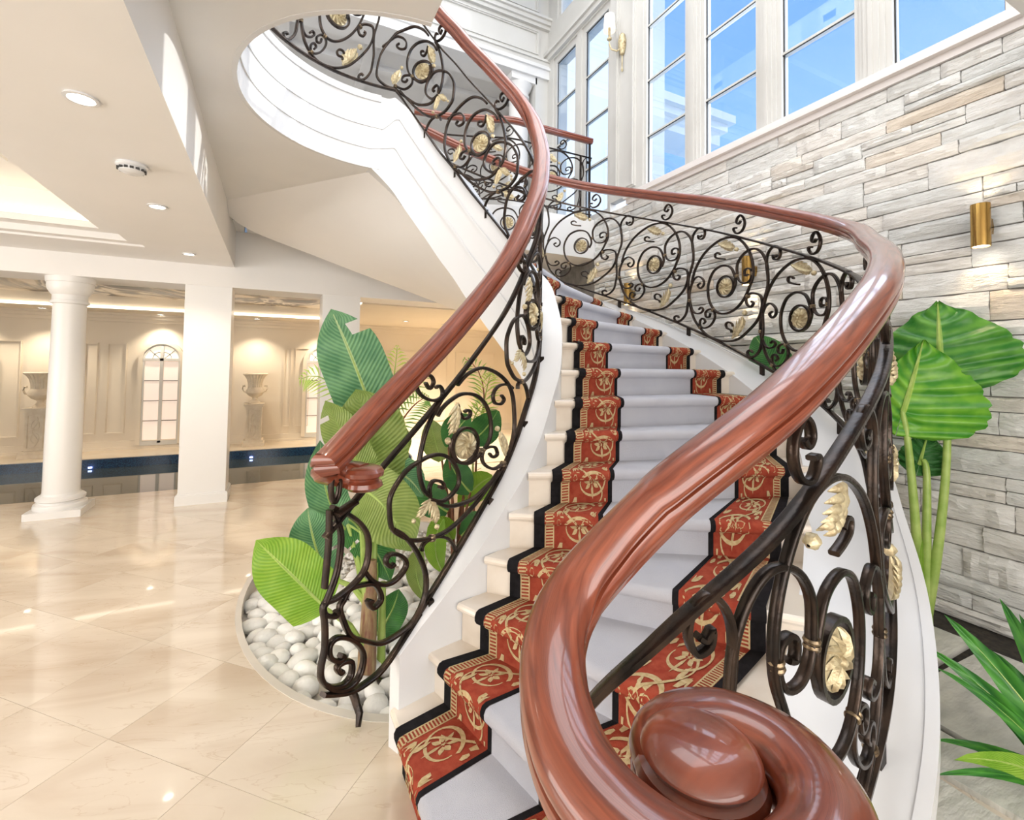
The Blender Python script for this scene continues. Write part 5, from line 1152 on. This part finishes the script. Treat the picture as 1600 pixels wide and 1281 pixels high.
ear((3.93, 1.53, 1.72), (4.02, 1.575, 2.18),   .33, .40, aloc_d, 1, tocam+Vector((0, .3, .5)))
ear((3.74, 1.66, 1.42), (3.80, 1.56, 1.90), .15, .42, aloc_m, 2, tocam+Vector((0, -.6, .9)))
for P in ([(3.86, 1.64, -.02), (3.80, 1.62, .6), (3.76, 1.64, 1.2), (3.74, 1.66, 1.42)], [(3.88, 1.62, -.02), (3.9, 1.54, .6), (3.93, 1.50, 1.25), (3.93, 1.53, 1.72)], [(3.87, 1.60, -.02), (3.88, 1.60, .5), (3.90, 1.6, 1.0), (3.9, 1.62, 1.1)]):
    MB().tube(spline(P, 5), np.linspace(.034, .014, len(P)*5-4), 10).obj('stem', stem_m, ele, smooth=True)
ear((3.90, 1.64, 1.06), (3.93, 1.60, 1.28), .12, .14, dark_leaf, 3, tocam)
leaf(ele, (3.86, 1.62, .1), (3.80, 1.60, .35), (3.74, 1.56, .62), .035, lime_m, kind='blade', seed=70)
shr = thing('broad_leaf_plant', 'broad-leaved plant seen through the scrollwork by the stone wall', 'plant', (4.05, 2.55, 0))
leaf(shr, (4.05, 2.62, 1.42), (3.93, 2.72, 1.75), (3.86, 2.82, 1.98), .17, dark_leaf, kind='oval', seed=81)
leaf(shr, (4.08, 2.55, 1.42), (4.05, 2.50, 1.65), (4.03, 2.46, 1.86), .14, olive_m, kind='oval', seed=82)
MB().tube([(4.06, 2.58, 0), (4.08, 2.6, .7), (4.06, 2.6, 1.42)], [.025, .02, .012], 8).obj('stem', stem_m, shr, smooth=True)
ag = thing('spiky_plant', 'spiky sword-leaved plant in the flagstone bed at lower right', 'plant', (2.86, .66, 0))
rt = Vector((2.86, .66, .0))
for k, (t_, hw) in enumerate((((2.61, 1.09, .47), .045), ((2.69, 1.05, .61), .055), ((3.04, .98, .64), .05), ((2.87, .96, .46), .05), ((2.42, .99, .20), .028), ((2.26, .86, .27), .05), ((2.53, 1.02, .44), .03), ((2.59, .99, .41), .03), ((3.12, .94, .57), .045), ((2.30, .94, .14), .024), ((2.95, .8, .72), .05), ((2.75, .75, .7), .05), ((3.2, .75, .5), .045))):
    t_ = Vector(t_); mid = rt*.5+t_*.5+Vector((0, 0, .07)); leaf(ag, tuple(rt+Vector((.02*math.sin(k*2), .02*math.cos(k*2), .02))), tuple(mid), tuple(t_), hw*1.45, lime_m if k == 5 else blade_m, kind='blade', fold=.4, n=10, seed=90+k)
# flagstone bed along the stone wall
gd = MB(); its = np.linspace(2.5, 14.5, 60); a = OUT.off(its, .08); strip_slab(gd, [tuple(p) for p in a], [(XW, max(-.2, min(5.6, p[1]*1.0-(.9 if p[1] < 1.4 else 0)))) for p in a], -.011, -.004)
gd.box(1.5, XW, -.6, .72, -.011, -.004)
garden = gd.obj('floor_garden', soil, kind='structure', label='narrow flagstone bed between the stair and the stone wall')
rng = random.Random(3)
for (x0, x1) in ((3.0-.14, 3.88), (2.53, 2.80), (2.08, 2.47), (1.6, 2.02)):
    ys = [-.1]
    while ys[-1] < 2.3: ys.append(ys[-1]+rng.uniform(.55, 1.0))
    for ya, yb_ in zip(ys[:-1], ys[1:]):
        j = lambda: rng.uniform(-.02, .02); pl = [(x0+j(), ya+.015+j()), (x1+j(), ya+.015+j()), (x1+j(), (ya+yb_)/2), (x1+j(), yb_-.015+j()), (x0+j(), yb_-.015+j()), (x0+j(), (ya+yb_)/2)]
        MB().prism(pl, -.003, .022+rng.uniform(0, .008)).obj('flagstone', flag_m, garden)
